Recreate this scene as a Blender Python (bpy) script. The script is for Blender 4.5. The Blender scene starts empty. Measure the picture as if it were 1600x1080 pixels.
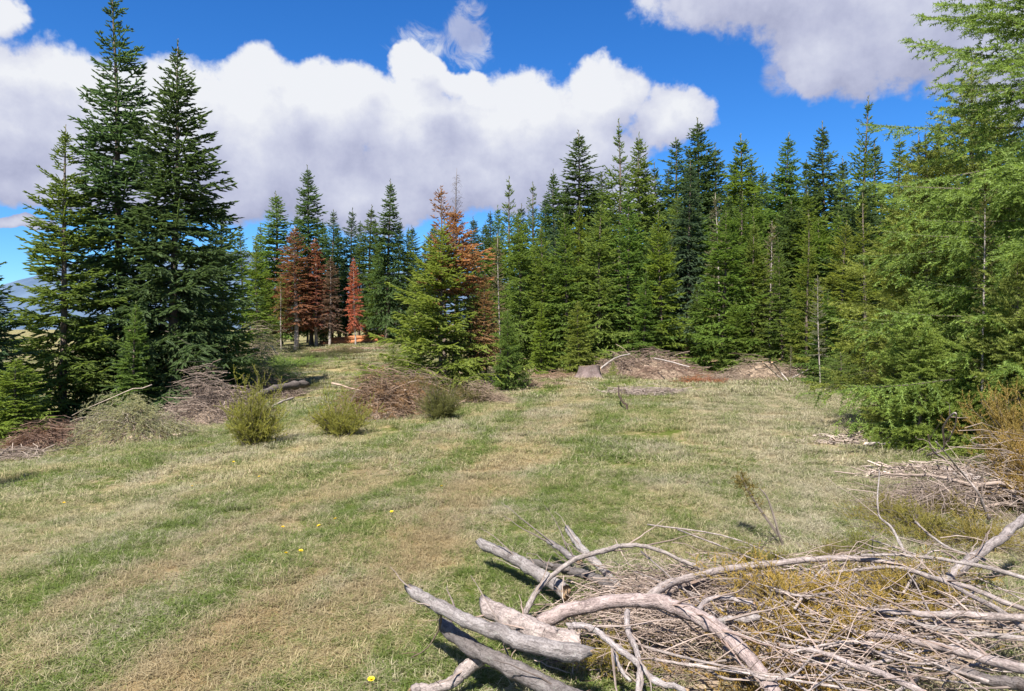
import bpy, math, random
import numpy as np

R = math.radians
scene = bpy.context.scene
COL = scene.collection

# ------------------------------------------------------------------ camera
F = 1150.0                     # focal length of the photograph in its own pixels (1600 wide)
CZ = 1.65
PITCH = math.atan(25.0 / F)
cam_d = bpy.data.cameras.new('camera')
cam_d.sensor_width = 36.0
cam_d.lens = 36.0 * F / 1600.0
cam_d.clip_start = 0.05
cam_d.clip_end = 20000
cam = bpy.data.objects.new('camera', cam_d)
COL.objects.link(cam)
cam.location = (0, 0, CZ)
cam.rotation_euler = (R(90) - PITCH, 0, 0)
scene.camera = cam

# ------------------------------------------------------------------ light
SUN_EL = R(54)
SUN_AZ = math.atan2(-0.36, -0.93)          # compass angle from +Y towards +X of the direction TO the sun
sdir = np.array([math.sin(SUN_AZ) * math.cos(SUN_EL), math.cos(SUN_AZ) * math.cos(SUN_EL), math.sin(SUN_EL)])
sun_d = bpy.data.lights.new('sun', 'SUN')
sun_d.energy = 4.6
sun_d.angle = R(0.53)
sun_d.color = (1.0, 0.955, 0.88)
sun = bpy.data.objects.new('sun', sun_d)
COL.objects.link(sun)
sun.rotation_euler = (R(90) - SUN_EL, 0, -SUN_AZ + math.pi)
sun.location = (-20, -15, 40)

vs = scene.view_settings
vs.view_transform = 'Standard'
vs.look = 'None'
vs.exposure = 1.45
vs.gamma = 1.0
vs.use_curve_mapping = False
scene.cycles.max_bounces = 6
scene.cycles.diffuse_bounces = 2
scene.cycles.glossy_bounces = 2
scene.cycles.transmission_bounces = 4
scene.cycles.use_denoising = True


class NT:
    """small helper to write node trees as expressions"""
    def __init__(self, tree):
        self.t = tree

    def new(self, typ, **kw):
        n = self.t.nodes.new(typ)
        for k, v in kw.items():
            setattr(n, k, v)
        return n

    def put(self, sock, v):
        if isinstance(v, bpy.types.NodeSocket):
            self.t.links.new(v, sock)
        elif v is not None:
            if sock.type == 'RGBA' and len(v) == 3:
                v = (*v, 1)
            sock.default_value = v

    def m(self, op, a, b=None, c=None, clamp=False):
        n = self.new('ShaderNodeMath', operation=op, use_clamp=clamp)
        for s, v in zip(n.inputs, (a, b, c)):
            if v is not None:
                self.put(s, v)
        return n.outputs[0]

    def vm(self, op, a, b=None):
        n = self.new('ShaderNodeVectorMath', operation=op)
        self.put(n.inputs[0], a)
        if b is not None:
            self.put(n.inputs[1], b)
        return n.outputs[0]

    def sep(self, v):
        n = self.new('ShaderNodeSeparateXYZ')
        self.put(n.inputs[0], v)
        return n.outputs

    def comb(self, x, y, z):
        n = self.new('ShaderNodeCombineXYZ')
        for s, v in zip(n.inputs, (x, y, z)):
            self.put(s, v)
        return n.outputs[0]

    def noise(self, vec, scale, detail=4, rough=0.55, dist=0.0, out=0):
        n = self.new('ShaderNodeTexNoise')
        self.put(n.inputs['Vector'], vec)
        n.inputs['Scale'].default_value = scale
        n.inputs['Detail'].default_value = detail
        n.inputs['Roughness'].default_value = rough
        n.inputs['Distortion'].default_value = dist
        return n.outputs[out]

    def ramp(self, fac, stops, interp='LINEAR'):
        n = self.new('ShaderNodeValToRGB')
        n.color_ramp.interpolation = interp
        e = n.color_ramp.elements
        while len(e) < len(stops):
            e.new(0.5)
        for el, (p, c) in zip(e, stops):
            el.position = p
            el.color = (c, c, c, 1) if isinstance(c, (int, float)) else (*c, 1)
        self.put(n.inputs[0], fac)
        return n.outputs[0]

    def mix(self, fac, a, b, blend='MIX'):
        n = self.new('ShaderNodeMix', data_type='RGBA', blend_type=blend)
        n.clamp_factor = True
        self.put(n.inputs[0], fac)
        self.put(n.inputs[6], a)
        self.put(n.inputs[7], b)
        return n.outputs[2]

    def rng(self, v, a, b, c=0.0, d=1.0, smooth=False):
        n = self.new('ShaderNodeMapRange')
        n.interpolation_type = 'SMOOTHSTEP' if smooth else 'LINEAR'
        n.clamp = True
        self.put(n.inputs[0], v)
        for i, q in zip((1, 2, 3, 4), (a, b, c, d)):
            self.put(n.inputs[i], q)
        return n.outputs[0]


# ------------------------------------------------------------------ sky with cumulus clouds
def az_of(px): return math.atan((px - 800) / F)
def el_of(px, py): return math.atan((515 - py) / F * math.cos(az_of(px)))

# cumulus lumps as (px, py, half width, half height) in the photo's pixels, turned into angles of the sky
LUMPS = [
    (60, 170, 130, 100), (-60, 165, 190, 100), (170, 215, 120, 112), (270, 215, 150, 100), (430, 172, 92, 80), (530, 168, 110, 82), (390, 260, 240, 88),
    (650, 200, 110, 90), (655, 105, 46, 34), (720, 125, 46, 26), (640, 255, 120, 60), (400, 225, 120, 60), (820, 190, 150, 82), (940, 150, 92, 62), (1040, 180, 66, 50),
    (760, 265, 260, 74), (560, 310, 170, 60), (330, 300, 200, 36), (150, 295, 160, 36), (905, 235, 130, 56), (965, 300, 80, 48),
    (1180, -70, 205, 100), (1330, -20, 170, 108), (1300, 84, 80, 74), (1480, -30, 260, 120), (1410, 50, 110, 76),
    (-20, 15, 52, 34), (40, 345, 50, 10), (1620, 20, 160, 130),
]
grp = bpy.data.node_groups.new('cloud_field', 'ShaderNodeTree')
grp.interface.new_socket('Vector', in_out='INPUT', socket_type='NodeSocketVector')
grp.interface.new_socket('Field', in_out='OUTPUT', socket_type='NodeSocketFloat')
g = NT(grp)
gi = g.new('NodeGroupInput')
go = g.new('NodeGroupOutput')
vec = gi.outputs[0]                                   # (azimuth, elevation, 0)
w1 = g.noise(vec, 9.0, 5, 0.6, out=1)
w1 = g.vm('SCALE', g.vm('SUBTRACT', w1, (0.5, 0.5, 0.5)))
w1.node.inputs['Scale'].default_value = 0.075
pv = g.vm('ADD', vec, w1)
u, v, _ = g.sep(pv)
field = None
for (px, py, a, b) in LUMPS:
    a0, e0 = az_of(px), el_of(px, py)
    du = g.m('MULTIPLY', g.m('SUBTRACT', u, a0), F / a)
    dv = g.m('MULTIPLY', g.m('SUBTRACT', v, e0), F / b)
    f = g.m('SUBTRACT', 1.0, g.m('ADD', g.m('MULTIPLY', du, du), g.m('MULTIPLY', dv, dv)))
    f = g.m('MAXIMUM', f, -1.5)
    field = f if field is None else g.m('SMOOTH_MAX', field, f, 0.25)
# the rest of the sky outside the frame carries the same kind of broken cumulus
base = g.noise(g.comb(u, g.m('MULTIPLY', v, 1.6), 3.7), 2.6, 2, 0.5)
rest = g.m('MULTIPLY_ADD', base, 9.0, -5.0)
inside = g.m('MULTIPLY', g.rng(g.m('ABSOLUTE', u), 0.68, 0.86, 1.0, 0.0), g.rng(v, 0.52, 0.68, 1.0, 0.0))
field = g.m('ADD', g.m('MULTIPLY', field, inside), g.m('MULTIPLY', rest, g.m('SUBTRACT', 1.0, inside)))
n1 = g.noise(vec, 20.0, 8, 0.60)
n2 = g.noise(vec, 6.0, 3, 0.5)
field = g.m('ADD', field, g.m('MULTIPLY_ADD', n1, 1.45, -0.74))
field = g.m('ADD', field, g.m('MULTIPLY_ADD', n2, 1.0, -0.5))
g.put(go.inputs[0], field)

world = bpy.data.worlds.new('World')
scene.world = world
world.use_nodes = True
wt = world.node_tree
for n in list(wt.nodes):
    wt.nodes.remove(n)
W = NT(wt)
wout = W.new('ShaderNodeOutputWorld')
bg = W.new('ShaderNodeBackground')
SKY = 0.085
bg.inputs[1].default_value = SKY
W.put(wout.inputs[0], bg.outputs[0])
sky = W.new('ShaderNodeTexSky', sky_type='NISHITA')
sky.sun_disc = False
sky.sun_elevation = SUN_EL
sky.sun_rotation = SUN_AZ
sky.altitude = 900
sky.air_density = 1.0
sky.dust_density = 0.2
sky.ozone_density = 2.5
hs = W.new('ShaderNodeHueSaturation')
hs.inputs['Saturation'].default_value = 1.28
hs.inputs['Value'].default_value = 1.0
W.put(hs.inputs['Color'], sky.outputs[0])
skyc = W.mix(1.0, hs.outputs[0], (0.34, 0.55, 0.76), 'MULTIPLY')
tc = W.new('ShaderNodeTexCoord')
dx, dy, dz = W.sep(tc.outputs['Generated'])
az = W.m('ARCTAN2', dx, dy)
el = W.m('ARCSINE', dz)


def cf(a, e):
    n = W.new('ShaderNodeGroup')
    n.node_tree = grp
    W.put(n.inputs[0], W.comb(a, e, 0.0))
    return n.outputs[0]


f0 = cf(az, el)
f1 = cf(W.m('ADD', az, -0.022), W.m('ADD', el, 0.034))       # a step through the cloud towards the sun
f2 = cf(W.m('ADD', az, -0.05), W.m('ADD', el, 0.095))
cover = W.rng(f0, -0.05, 0.38, smooth=True)
lit = W.m('ADD', W.m('MULTIPLY', W.m('SUBTRACT', f0, f1), 0.34), W.m('MULTIPLY', W.m('SUBTRACT', f0, f2), 0.26))
thick = W.rng(f0, 0.2, 2.2, 0.0, 0.10)
shade = W.m('SUBTRACT', W.m('ADD', lit, 0.41), thick)
ccol = W.ramp(shade, [(0.0, (0.140, 0.150, 0.212)), (0.30, (0.186, 0.196, 0.258)), (0.62, (0.240, 0.250, 0.300)), (1.0, (0.318, 0.325, 0.342))])
cs = W.vm('SCALE', ccol)
cs.node.inputs['Scale'].default_value = 1.0 / SKY
above = W.rng(el, -0.02, 0.02)
# thin torn wisps over the main bank
wd = W.noise(W.comb(az, el, 1.3), 26, 6, 0.62, 1.2)
wis = None
for (px, py, a, b) in ((735, 62, 46, 62), (650, 72, 60, 34), (1235, 120, 50, 34), (1100, 30, 60, 26)):
    qu = W.m('MULTIPLY', W.m('SUBTRACT', az, az_of(px)), F / a)
    qv = W.m('MULTIPLY', W.m('SUBTRACT', el, el_of(px, py)), F / b)
    f = W.m('MAXIMUM', W.m('SUBTRACT', 1.0, W.m('ADD', W.m('MULTIPLY', qu, qu), W.m('MULTIPLY', qv, qv))), 0.0)
    wis = f if wis is None else W.m('MAXIMUM', wis, f)
wis = W.m('MULTIPLY', W.rng(W.m('ADD', wd, W.m('MULTIPLY', wis, 0.32)), 0.52, 0.86, smooth=True), W.rng(wis, 0.0, 0.45))
cover = W.m('MAXIMUM', cover, W.m('MULTIPLY', wis, 0.72))
skymix = W.mix(W.m('MULTIPLY', cover, above), skyc, cs)
W.put(bg.inputs[0], skymix)
world.cycles.sampling_method = 'MANUAL'
world.cycles.sample_map_resolution = 512


# ------------------------------------------------------------------ terrain
def sp(x, k=1.0):
    return np.logaddexp(0, np.asarray(x, float) / k) * k


def wob(x, y, s, seed):
    r = np.random.RandomState(seed)
    out = 0
    for i in range(5):
        a = r.uniform(0, 6.28)
        f = (0.7 + 0.35 * i) / s * 6.28 * 0.5
        out = out + np.sin(x * math.cos(a) * f + y * math.sin(a) * f + r.uniform(0, 6.28)) / (1 + 0.5 * i)
    return out / 2.5


def hz(x, y):
    x = np.asarray(x, float)
    y = np.asarray(y, float)
    z = -0.072 * sp(np.clip(-x, -60, 60) - 1.0, 1.5) * np.clip(1.4 - np.abs(x) / 60, 0.2, 1)
    z = z + 0.02 * np.clip(x, 0, 40)
    z = z + 1.62 * (1 - np.exp(-sp(np.clip(y, -50, 400) - 24, 2.0) / 18))
    z = z + 0.55 / (1 + np.exp(np.clip((x + 4) * 1.2, -50, 50))) * (1 - np.exp(-sp(np.clip(y, -50, 400) - 30, 2.0) / 9))
    near = np.exp(-((x / 60) ** 2 + (y / 60) ** 2))
    z = z + near * (0.06 * wob(x, y, 6, 1) + 0.022 * wob(x, y, 1.6, 2) + 0.011 * wob(x, y, 0.6, 3))
    return z


def ray(px, py):
    c, s = math.cos(PITCH), math.sin(PITCH)
    a, b = (px - 800) / F, (540 - py) / F
    return np.array([a, c + b * s, -s + b * c])


def at(px, py, h=0.0):
    """point of the place that shows at this pixel and stands h above the ground"""
    d = ray(px, py)
    t = np.linspace(1.2, 70, 4000)
    q = CZ + t * d[2] - hz(t * d[0], t * d[1]) - h
    i = np.argmax(q < 0) if (q < 0).any() else len(t) - 1
    if i > 0 and q[i] < 0:
        tt = t[i - 1] + (t[i] - t[i - 1]) * q[i - 1] / (q[i - 1] - q[i])
    else:
        tt = t[i]
    return np.array([tt * d[0], tt * d[1], CZ + tt * d[2]])


def at_depth(px, py, d):
    r = ray(px, py)
    return np.array([0, 0, CZ]) + r * (d / r[1])


# ------------------------------------------------------------------ mesh helpers
def mesh(name, V, T, mat=None, attrs=None, smooth=False, mi=None, mats=None):
    V = np.asarray(V, np.float32)
    T = np.asarray(T, np.int32)
    me = bpy.data.meshes.new(name)
    me.vertices.add(len(V))
    me.vertices.foreach_set('co', V.ravel())
    k = T.shape[1]
    me.loops.add(T.size)
    me.loops.foreach_set('vertex_index', T.ravel())
    me.polygons.add(len(T))
    me.polygons.foreach_set('loop_start', np.arange(0, T.size, k, dtype=np.int32))
    me.polygons.foreach_set('loop_total', np.full(len(T), k, np.int32))
    for m in (mats or ([mat] if mat else [])):
        me.materials.append(m)
    if mi is not None:
        me.polygons.foreach_set('material_index', np.asarray(mi, np.int32))
    me.polygons.foreach_set('use_smooth', np.full(len(T), smooth))
    for an, av in (attrs or {}).items():
        at_ = me.attributes.new(an, 'FLOAT', 'POINT')
        at_.data.foreach_set('value', np.asarray(av, np.float32))
    me.update(calc_edges=True)
    return me


def link(name, me, parent=None, loc=None):
    o = bpy.data.objects.new(name, me)
    COL.objects.link(o)
    if parent:
        o.parent = parent
    if loc is not None:
        o.location = loc
    return o


def tag(o, label=None, cat=None, group=None, kind=None):
    for k, v in (('label', label), ('category', cat), ('group', group), ('kind', kind)):
        if v:
            o[k] = v
    return o


def empty(name, loc, rz=0.0, sc=(1, 1, 1), tilt=(0, 0)):
    o = bpy.data.objects.new(name, None)
    COL.objects.link(o)
    o.location = loc
    o.rotation_euler = (tilt[0], tilt[1], rz)
    o.scale = sc
    o.empty_display_size = 0.2
    return o


def nrm(a):
    return a / np.maximum(np.linalg.norm(a, axis=-1, keepdims=True), 1e-9)


def spline(P, n):
    """Catmull-Rom through the points"""
    P = np.asarray(P, float)
    if len(P) < 3:
        t = np.linspace(0, 1, n)[:, None]
        return P[0] * (1 - t) + P[-1] * t
    Q = np.vstack([2 * P[0] - P[1], P, 2 * P[-1] - P[-2]])
    out = []
    for t in np.linspace(0, len(P) - 1 - 1e-6, n):
        i = int(t)
        f = t - i
        a, b, c, d = Q[i:i + 4]
        out.append(0.5 * ((2 * b) + (c - a) * f + (2 * a - 5 * b + 4 * c - d) * f * f + (3 * b - a - 3 * c + d) * f ** 3))
    return np.array(out)


def tubes(P, Rr, sides, rng=None, lump=0.0, cap=True):
    """P (n, m, 3) centre lines, Rr (n, m) radii -> verts, tris"""
    P = np.asarray(P, float)
    Rr = np.asarray(Rr, float)
    n, m, _ = P.shape
    T = nrm(np.gradient(P, axis=1))
    ref = np.where(np.abs(T[:, :1, 2:3]) > 0.9, np.array([[[1.0, 0, 0]]]), np.array([[[0, 0, 1.0]]]))
    ref = np.broadcast_to(ref, T.shape)
    A = nrm(np.cross(T, ref))
    B = np.cross(T, A)
    ang = np.linspace(0, 2 * math.pi, sides, endpoint=False)
    rr = np.broadcast_to(Rr[:, :, None], (n, m, sides))
    if rng is not None and lump:
        rr = rr * (1 + lump * rng.randn(n, m, sides))
    V = P[:, :, None] + (A[:, :, None] * np.cos(ang)[:, None] + B[:, :, None] * np.sin(ang)[:, None]) * rr[..., None]
    V = V.reshape(-1, 3)
    base = (np.arange(n) * m * sides)[:, None, None]
    i = np.arange(m - 1)[None, :, None] * sides
    j = np.arange(sides)[None, None, :]
    j2 = (j + 1) % sides
    a = (base + i + j).ravel()
    b = (base + i + j2).ravel()
    c = (base + i + sides + j2).ravel()
    d = (base + i + sides + j).ravel()
    tr = [np.stack([a, b, c], 1), np.stack([a, c, d], 1)]
    if cap:
        for k in range(1, sides - 1):
            b0 = np.arange(n) * m * sides
            tr.append(np.stack([b0, b0 + k + 1, b0 + k], 1))
            b1 = b0 + (m - 1) * sides
            tr.append(np.stack([b1, b1 + k, b1 + k + 1], 1))
    return V, np.concatenate(tr)


def tmpl_mid():
    """needle covered twig seen from afar: three crossed blades with ragged sides (unit length, unit width)"""
    V, T = [], []
    for k in range(3):
        a = k * math.pi / 3
        c, s = math.cos(a), math.sin(a)
        b = len(V)
        for (x, y) in ((0, 0), (0.42, 0.30), (0, 1.0), (-0.5, 0.5)):
            V.append((c * x, y, s * x))
        T += [(b, b + 1, b + 2), (b, b + 2, b + 3)]
    return np.array(V), np.array(T)


def tmpl_near(n=16, tw=0.09):
    """needle covered twig from near: a brush of separate needle tufts around a thin axis"""
    V, T = [], []
    for k in range(n):
        a = k * 2.4
        y = 0.02 + 0.86 * k / n
        c, s = math.cos(a), math.sin(a)
        r = 0.5 * (1.0 if k < n * 0.7 else 0.75)
        b = len(V)
        V += [(-s * tw, y - 0.03, c * tw), (s * tw, y + 0.05, -c * tw), (c * r, y + 0.16, s * r)]
        T.append((b, b + 1, b + 2))
    b = len(V)
    V += [(-0.07, 0, 0), (0.07, 0, 0), (0, 1.0, 0)]
    T.append((b, b + 1, b + 2))
    return np.array(V), np.array(T)


TM = {'mid': tmpl_mid(), 'near': tmpl_near(), 'near2': tmpl_near(9, 0.095)}


def sprays(O, D, L, Wd, A, t, rng):
    tv, tt = TM[t]
    n = len(O)
    D = nrm(D)
    Rn = nrm(rng.randn(n, 3))
    S = nrm(np.cross(D, Rn))
    U = np.cross(S, D)
    V = O[:, None] + S[:, None] * (tv[None, :, 0:1] * Wd[:, None, None]) + D[:, None] * (tv[None, :, 1:2] * L[:, None, None]) \
        + U[:, None] * (tv[None, :, 2:3] * Wd[:, None, None])
    T = tt[None] + (np.arange(n) * len(tv))[:, None, None]
    return V.reshape(-1, 3), T.reshape(-1, 3), np.repeat(A, len(tv))


# ------------------------------------------------------------------ materials
def material(name):
    m = bpy.data.materials.new(name)
    m.use_nodes = True
    t = m.node_tree
    for n in list(t.nodes):
        t.nodes.remove(n)
    q = NT(t)
    out = q.new('ShaderNodeOutputMaterial')
    return m, q, out


def needle_material(name, use_obj=True):
    m, q, out = material(name)
    at_ = q.new('ShaderNodeAttribute', attribute_name='var')
    var = at_.outputs['Fac']
    oi = q.new('ShaderNodeObjectInfo')
    geo = q.new('ShaderNodeNewGeometry')
    nz = q.noise(geo.outputs['Position'], 1.3, 3, 0.6)
    val = q.m('ADD', q.m('MULTIPLY', var, 0.75), q.m('MULTIPLY', nz, 0.35))
    br = q.rng(val, 0.1, 1.0, 0.74, 1.62)
    col = q.vm('SCALE', oi.outputs['Color'])
    q.put(col.node.inputs['Scale'], br)
    # young tips are yellower than old needles
    warm = q.mix(q.rng(val, 0.45, 1.0, 0.0, 0.38), col, q.mix(1.0, col, (1.35, 1.12, 0.75), 'MULTIPLY'))
    pb = q.new('ShaderNodeBsdfPrincipled')
    q.put(pb.inputs['Base Color'], warm)
    pb.inputs['Roughness'].default_value = 0.55
    pb.inputs['Specular IOR Level'].default_value = 0.28
    tr = q.new('ShaderNodeBsdfTranslucent')
    q.put(tr.inputs[0], q.mix(1.0, warm, (1.2, 1.2, 0.75), 'MULTIPLY'))
    mx = q.new('ShaderNodeMixShader')
    mx.inputs[0].default_value = 0.48
    q.put(mx.inputs[1], pb.outputs[0])
    q.put(mx.inputs[2], tr.outputs[0])
    q.put(out.inputs[0], mx.outputs[0])
    return m


def bark_material(name, dark, light, scale=14, stretch=0.25, bump=0.5, lichen=None, obj=False):
    m, q, out = material(name)
    tc = q.new('ShaderNodeTexCoord')
    p = tc.outputs['Object']
    pz = q.vm('MULTIPLY', p, (1, 1, stretch))
    n1 = q.noise(pz, scale, 6, 0.65)
    n2 = q.noise(p, scale * 0.22, 3, 0.6)
    n3 = q.noise(p, scale * 6, 3, 0.6)
    f = q.m('ADD', q.m('MULTIPLY', n1, 0.6), q.m('ADD', q.m('MULTIPLY', n2, 0.45), q.m('MULTIPLY', n3, 0.25)))
    c = q.ramp(f, [(0.42, dark), (0.86, light)])
    if lichen:
        l = q.rng(q.noise(p, scale * 0.55, 4, 0.7), 0.56, 0.66)
        c = q.mix(q.m('MULTIPLY', l, 0.7), c, lichen)
    if obj:
        oi = q.new('ShaderNodeObjectInfo')
        c = q.mix(1.0, c, oi.outputs['Color'], 'MULTIPLY')
    if obj:
        ri = q.new('ShaderNodeNewGeometry').outputs['Random Per Island']
        c = q.mix(1.0, c, q.ramp(ri, [(0.0, (0.48, 0.42, 0.37)), (0.5, (0.95, 0.90, 0.84)), (1.0, (1.5, 1.46, 1.38))]), 'MULTIPLY')
    pb = q.new('ShaderNodeBsdfPrincipled')
    q.put(pb.inputs['Base Color'], c)
    pb.inputs['Roughness'].default_value = 0.85
    pb.inputs['Specular IOR Level'].default_value = 0.2
    b = q.new('ShaderNodeBump')
    b.inputs['Strength'].default_value = bump
    b.inputs['Distance'].default_value = 0.012
    q.put(b.inputs['Height'], q.m('ADD', n1, q.m('MULTIPLY', n3, 0.4)))
    q.put(pb.inputs['Normal'], b.outputs[0])
    q.put(out.inputs[0], pb.outputs[0])
    return m


M_NEEDLE = needle_material('conifer_needles')
M_BARK = bark_material('spruce_bark', (0.055, 0.042, 0.034), (0.20, 0.155, 0.125), 16)
M_PALEBARK = bark_material('pale_dry_bark', (0.16, 0.13, 0.11), (0.42, 0.37, 0.33), 18)
M_LIMB = bark_material('limb_bark', (0.06, 0.048, 0.038), (0.17, 0.14, 0.115), 20, 1.0, 0.2)
M_LOG = bark_material('weathered_log_bark', (0.15, 0.125, 0.115), (0.50, 0.44, 0.42), 24, 1.0, 0.55, (0.50, 0.51, 0.46), obj=True)
def log_material(name):
    m, q, out = material(name)
    al = q.new('ShaderNodeAttribute', attribute_name='al').outputs['Fac']
    ca = q.new('ShaderNodeAttribute', attribute_name='ca').outputs['Fac']
    sa = q.new('ShaderNodeAttribute', attribute_name='sa').outputs['Fac']
    oi = q.new('ShaderNodeObjectInfo')
    off = q.m('MULTIPLY', oi.outputs['Random'], 37.0)
    p = q.comb(ca, sa, q.m('ADD', al, off))
    streak = q.noise(q.vm('MULTIPLY', p, (1.0, 1.0, 0.16)), 70, 5, 0.7)
    fleck = q.noise(p, 95, 4, 0.75)
    blotch = q.noise(p, 13, 4, 0.65)
    crack = q.rng(q.m('ABSOLUTE', q.m('SUBTRACT', q.noise(q.vm('MULTIPLY', p, (1.0, 1.0, 0.3)), 34, 3, 0.6), 0.5)), 0.0, 0.03, 0.62, 1.0)
    f = q.m('ADD', q.m('MULTIPLY', streak, 0.5), q.m('ADD', q.m('MULTIPLY', fleck, 0.45), q.m('MULTIPLY', blotch, 0.35)))
    c = q.ramp(f, [(0.46, (0.105, 0.092, 0.086)), (0.62, (0.29, 0.262, 0.245)), (0.80, (0.49, 0.46, 0.44))])
    c = q.mix(q.rng(q.noise(p, 24, 5, 0.75), 0.58, 0.68, 0.0, 0.75), c, (0.43, 0.44, 0.39))
    c = q.mix(q.rng(q.noise(p, 9, 5, 0.75), 0.60, 0.68, 0.0, 0.8), c, (0.10, 0.078, 0.066))
    cc_ = q.vm('SCALE', c)
    q.put(cc_.node.inputs['Scale'], crack)
    c = q.mix(1.0, cc_, oi.outputs['Color'], 'MULTIPLY')
    pb = q.new('ShaderNodeBsdfPrincipled')
    q.put(pb.inputs['Base Color'], c)
    pb.inputs['Roughness'].default_value = 0.8
    pb.inputs['Specular IOR Level'].default_value = 0.22
    b = q.new('ShaderNodeBump')
    b.inputs['Strength'].default_value = 0.9
    b.inputs['Distance'].default_value = 0.008
    q.put(b.inputs['Height'], q.m('ADD', q.m('MULTIPLY', crack, 0.6), q.m('ADD', streak, fleck)))
    q.put(pb.inputs['Normal'], b.outputs[0])
    q.put(out.inputs[0], pb.outputs[0])
    return m


M_BOUGH = log_material('weathered_bough_bark')
M_TWIG = bark_material('dead_twig_bark', (0.17, 0.14, 0.125), (0.47, 0.42, 0.39), 30, 1.0, 0.3, obj=True)
M_CUT = bark_material('sawn_wood', (0.33, 0.22, 0.13), (0.62, 0.47, 0.30), 30, 1.0, 0.2, obj=True)

# colour of the meadow, shared by the ground sheet and the grass blades: it follows the place, not the light
mg = bpy.data.node_groups.new('meadow_colour', 'ShaderNodeTree')
mg.interface.new_socket('Random', in_out='INPUT', socket_type='NodeSocketFloat')
mg.interface.new_socket('Color', in_out='OUTPUT', socket_type='NodeSocketColor')
mg.interface.new_socket('Dry', in_out='OUTPUT', socket_type='NodeSocketFloat')
q = NT(mg)
gi = q.new('NodeGroupInput')
go = q.new('NodeGroupOutput')
pos = q.new('ShaderNodeNewGeometry').outputs['Position']
flat = q.vm('MULTIPLY', pos, (1, 1, 0))
x, y, _ = q.sep(pos)
yy = q.m('SUBTRACT', y, 5.0)
xp = q.m('ADD', q.m('SUBTRACT', x, q.m('MULTIPLY', yy, 0.25)), q.m('MULTIPLY', q.m('MULTIPLY', yy, q.m('MINIMUM', yy, 20.0)), 0.004))
nA = q.noise(flat, 0.55, 3, 0.55)
nS = q.noise(q.vm('MULTIPLY', q.comb(xp, y, 0.0), (1.0, 0.28, 1.0)), 1.5, 4, 0.6)
nB = q.noise(flat, 2.3, 4, 0.6)
nC = q.noise(flat, 11.0, 3, 0.6)
xw = q.m('ADD', xp, q.m('MULTIPLY_ADD', nA, 1.5, -0.75))
tt = q.rng(xw, -10.0, 10.0)
def T10(v): return (v + 10) / 20
stripe = q.ramp(tt, [(T10(-9), 0.55), (T10(-7), 0.30), (T10(-5.6), 0.70), (T10(-4.2), 0.72), (T10(-3.25), 0.26), (T10(-2.75), 0.70), (T10(-2.35), 0.76), (T10(-1.85), 0.20), (T10(-1.35), 0.84),
                     (T10(-0.75), 0.84), (T10(-0.2), 0.26), (T10(0.7), 0.46), (T10(1.6), 0.70), (T10(3.5), 0.74), (T10(5), 0.56), (T10(7), 0.8)])
track = q.ramp(tt, [(T10(-4.6), 0.0), (T10(-3.3), 0.0), (T10(-2.75), 0.7), (T10(-2.4), 0.7), (T10(-1.9), 0.05), (T10(-1.35), 0.9), (T10(-0.8), 0.85), (T10(-0.35), 0.0)])
track = q.m('MULTIPLY', track, q.rng(y, 4.0, 15.0, 1.0, 0.15))
dry = q.m('ADD', stripe, q.m('ADD', q.m('MULTIPLY_ADD', nB, 1.7, -0.85), q.m('MULTIPLY_ADD', nS, 1.5, -0.75)))
dry = q.m('ADD', dry, q.m('MULTIPLY_ADD', nC, 1.7, -0.85))
dry = q.m('ADD', dry, q.m('MULTIPLY_ADD', gi.outputs[0], 1.0, -0.50))
dry = q.rng(dry, 0.12, 0.86, smooth=True)
rn = q.m('FRACT', q.m('MULTIPLY', gi.outputs[0], 7.31))
green = q.mix(rn, (0.072, 0.114, 0.020), (0.140, 0.182, 0.038))
straw = q.mix(rn, (0.255, 0.212, 0.108), (0.475, 0.41, 0.24))
brown = q.mix(rn, (0.21, 0.152, 0.075), (0.335, 0.26, 0.14))
grey = q.mix(rn, (0.235, 0.205, 0.132), (0.46, 0.415, 0.295))
straw = q.mix(q.m('MAXIMUM', q.rng(nA, 0.42, 0.6), q.rng(xp, 0.8, 2.2, 0.0, 0.75)), straw, grey)
straw = q.mix(q.m('MULTIPLY', track, q.rng(nS, 0.3, 0.55)), straw, brown)
c = q.mix(dry, green, straw)
# forest litter under the trees and around the heaps
lit_n = q.m('ADD', q.m('SUBTRACT', y, q.m('MULTIPLY', q.m('MAXIMUM', x, 0.0), -0.62)), q.m('MULTIPLY_ADD', nA, 7.0, -3.5))
lit_f = q.m('MULTIPLY', q.rng(lit_n, 24.5, 28.0), q.rng(x, -4.0, 1.5))
c = q.mix(q.m('MULTIPLY', lit_f, 0.85), c, q.mix(rn, (0.16, 0.10, 0.065), (0.36, 0.27, 0.19)))
q.put(go.inputs[0], c)
q.put(go.inputs[1], dry)


def meadow_node(q, rnd):
    n = q.new('ShaderNodeGroup')
    n.node_tree = mg
    q.put(n.inputs[0], rnd)
    return n.outputs[0]


M_GROUND, q, out = material('meadow_ground')
geo = q.new('ShaderNodeNewGeometry')
hf = q.noise(q.vm('MULTIPLY', geo.outputs['Position'], (1, 1, 0)), 60, 4, 0.7)
c = meadow_node(q, hf)
c = q.mix(1.0, c, (0.72, 0.66, 0.60), 'MULTIPLY')
pb = q.new('ShaderNodeBsdfPrincipled')
q.put(pb.inputs['Base Color'], c)
pb.inputs['Roughness'].default_value = 0.95
pb.inputs['Specular IOR Level'].default_value = 0.05
b = q.new('ShaderNodeBump')
b.inputs['Strength'].default_value = 0.9
b.inputs['Distance'].default_value = 0.04
q.put(b.inputs['Height'], q.noise(q.vm('MULTIPLY', geo.outputs['Position'], (1, 1, 0)), 26, 5, 0.7))
q.put(pb.inputs['Normal'], b.outputs[0])
q.put(out.inputs[0], pb.outputs[0])

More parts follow.
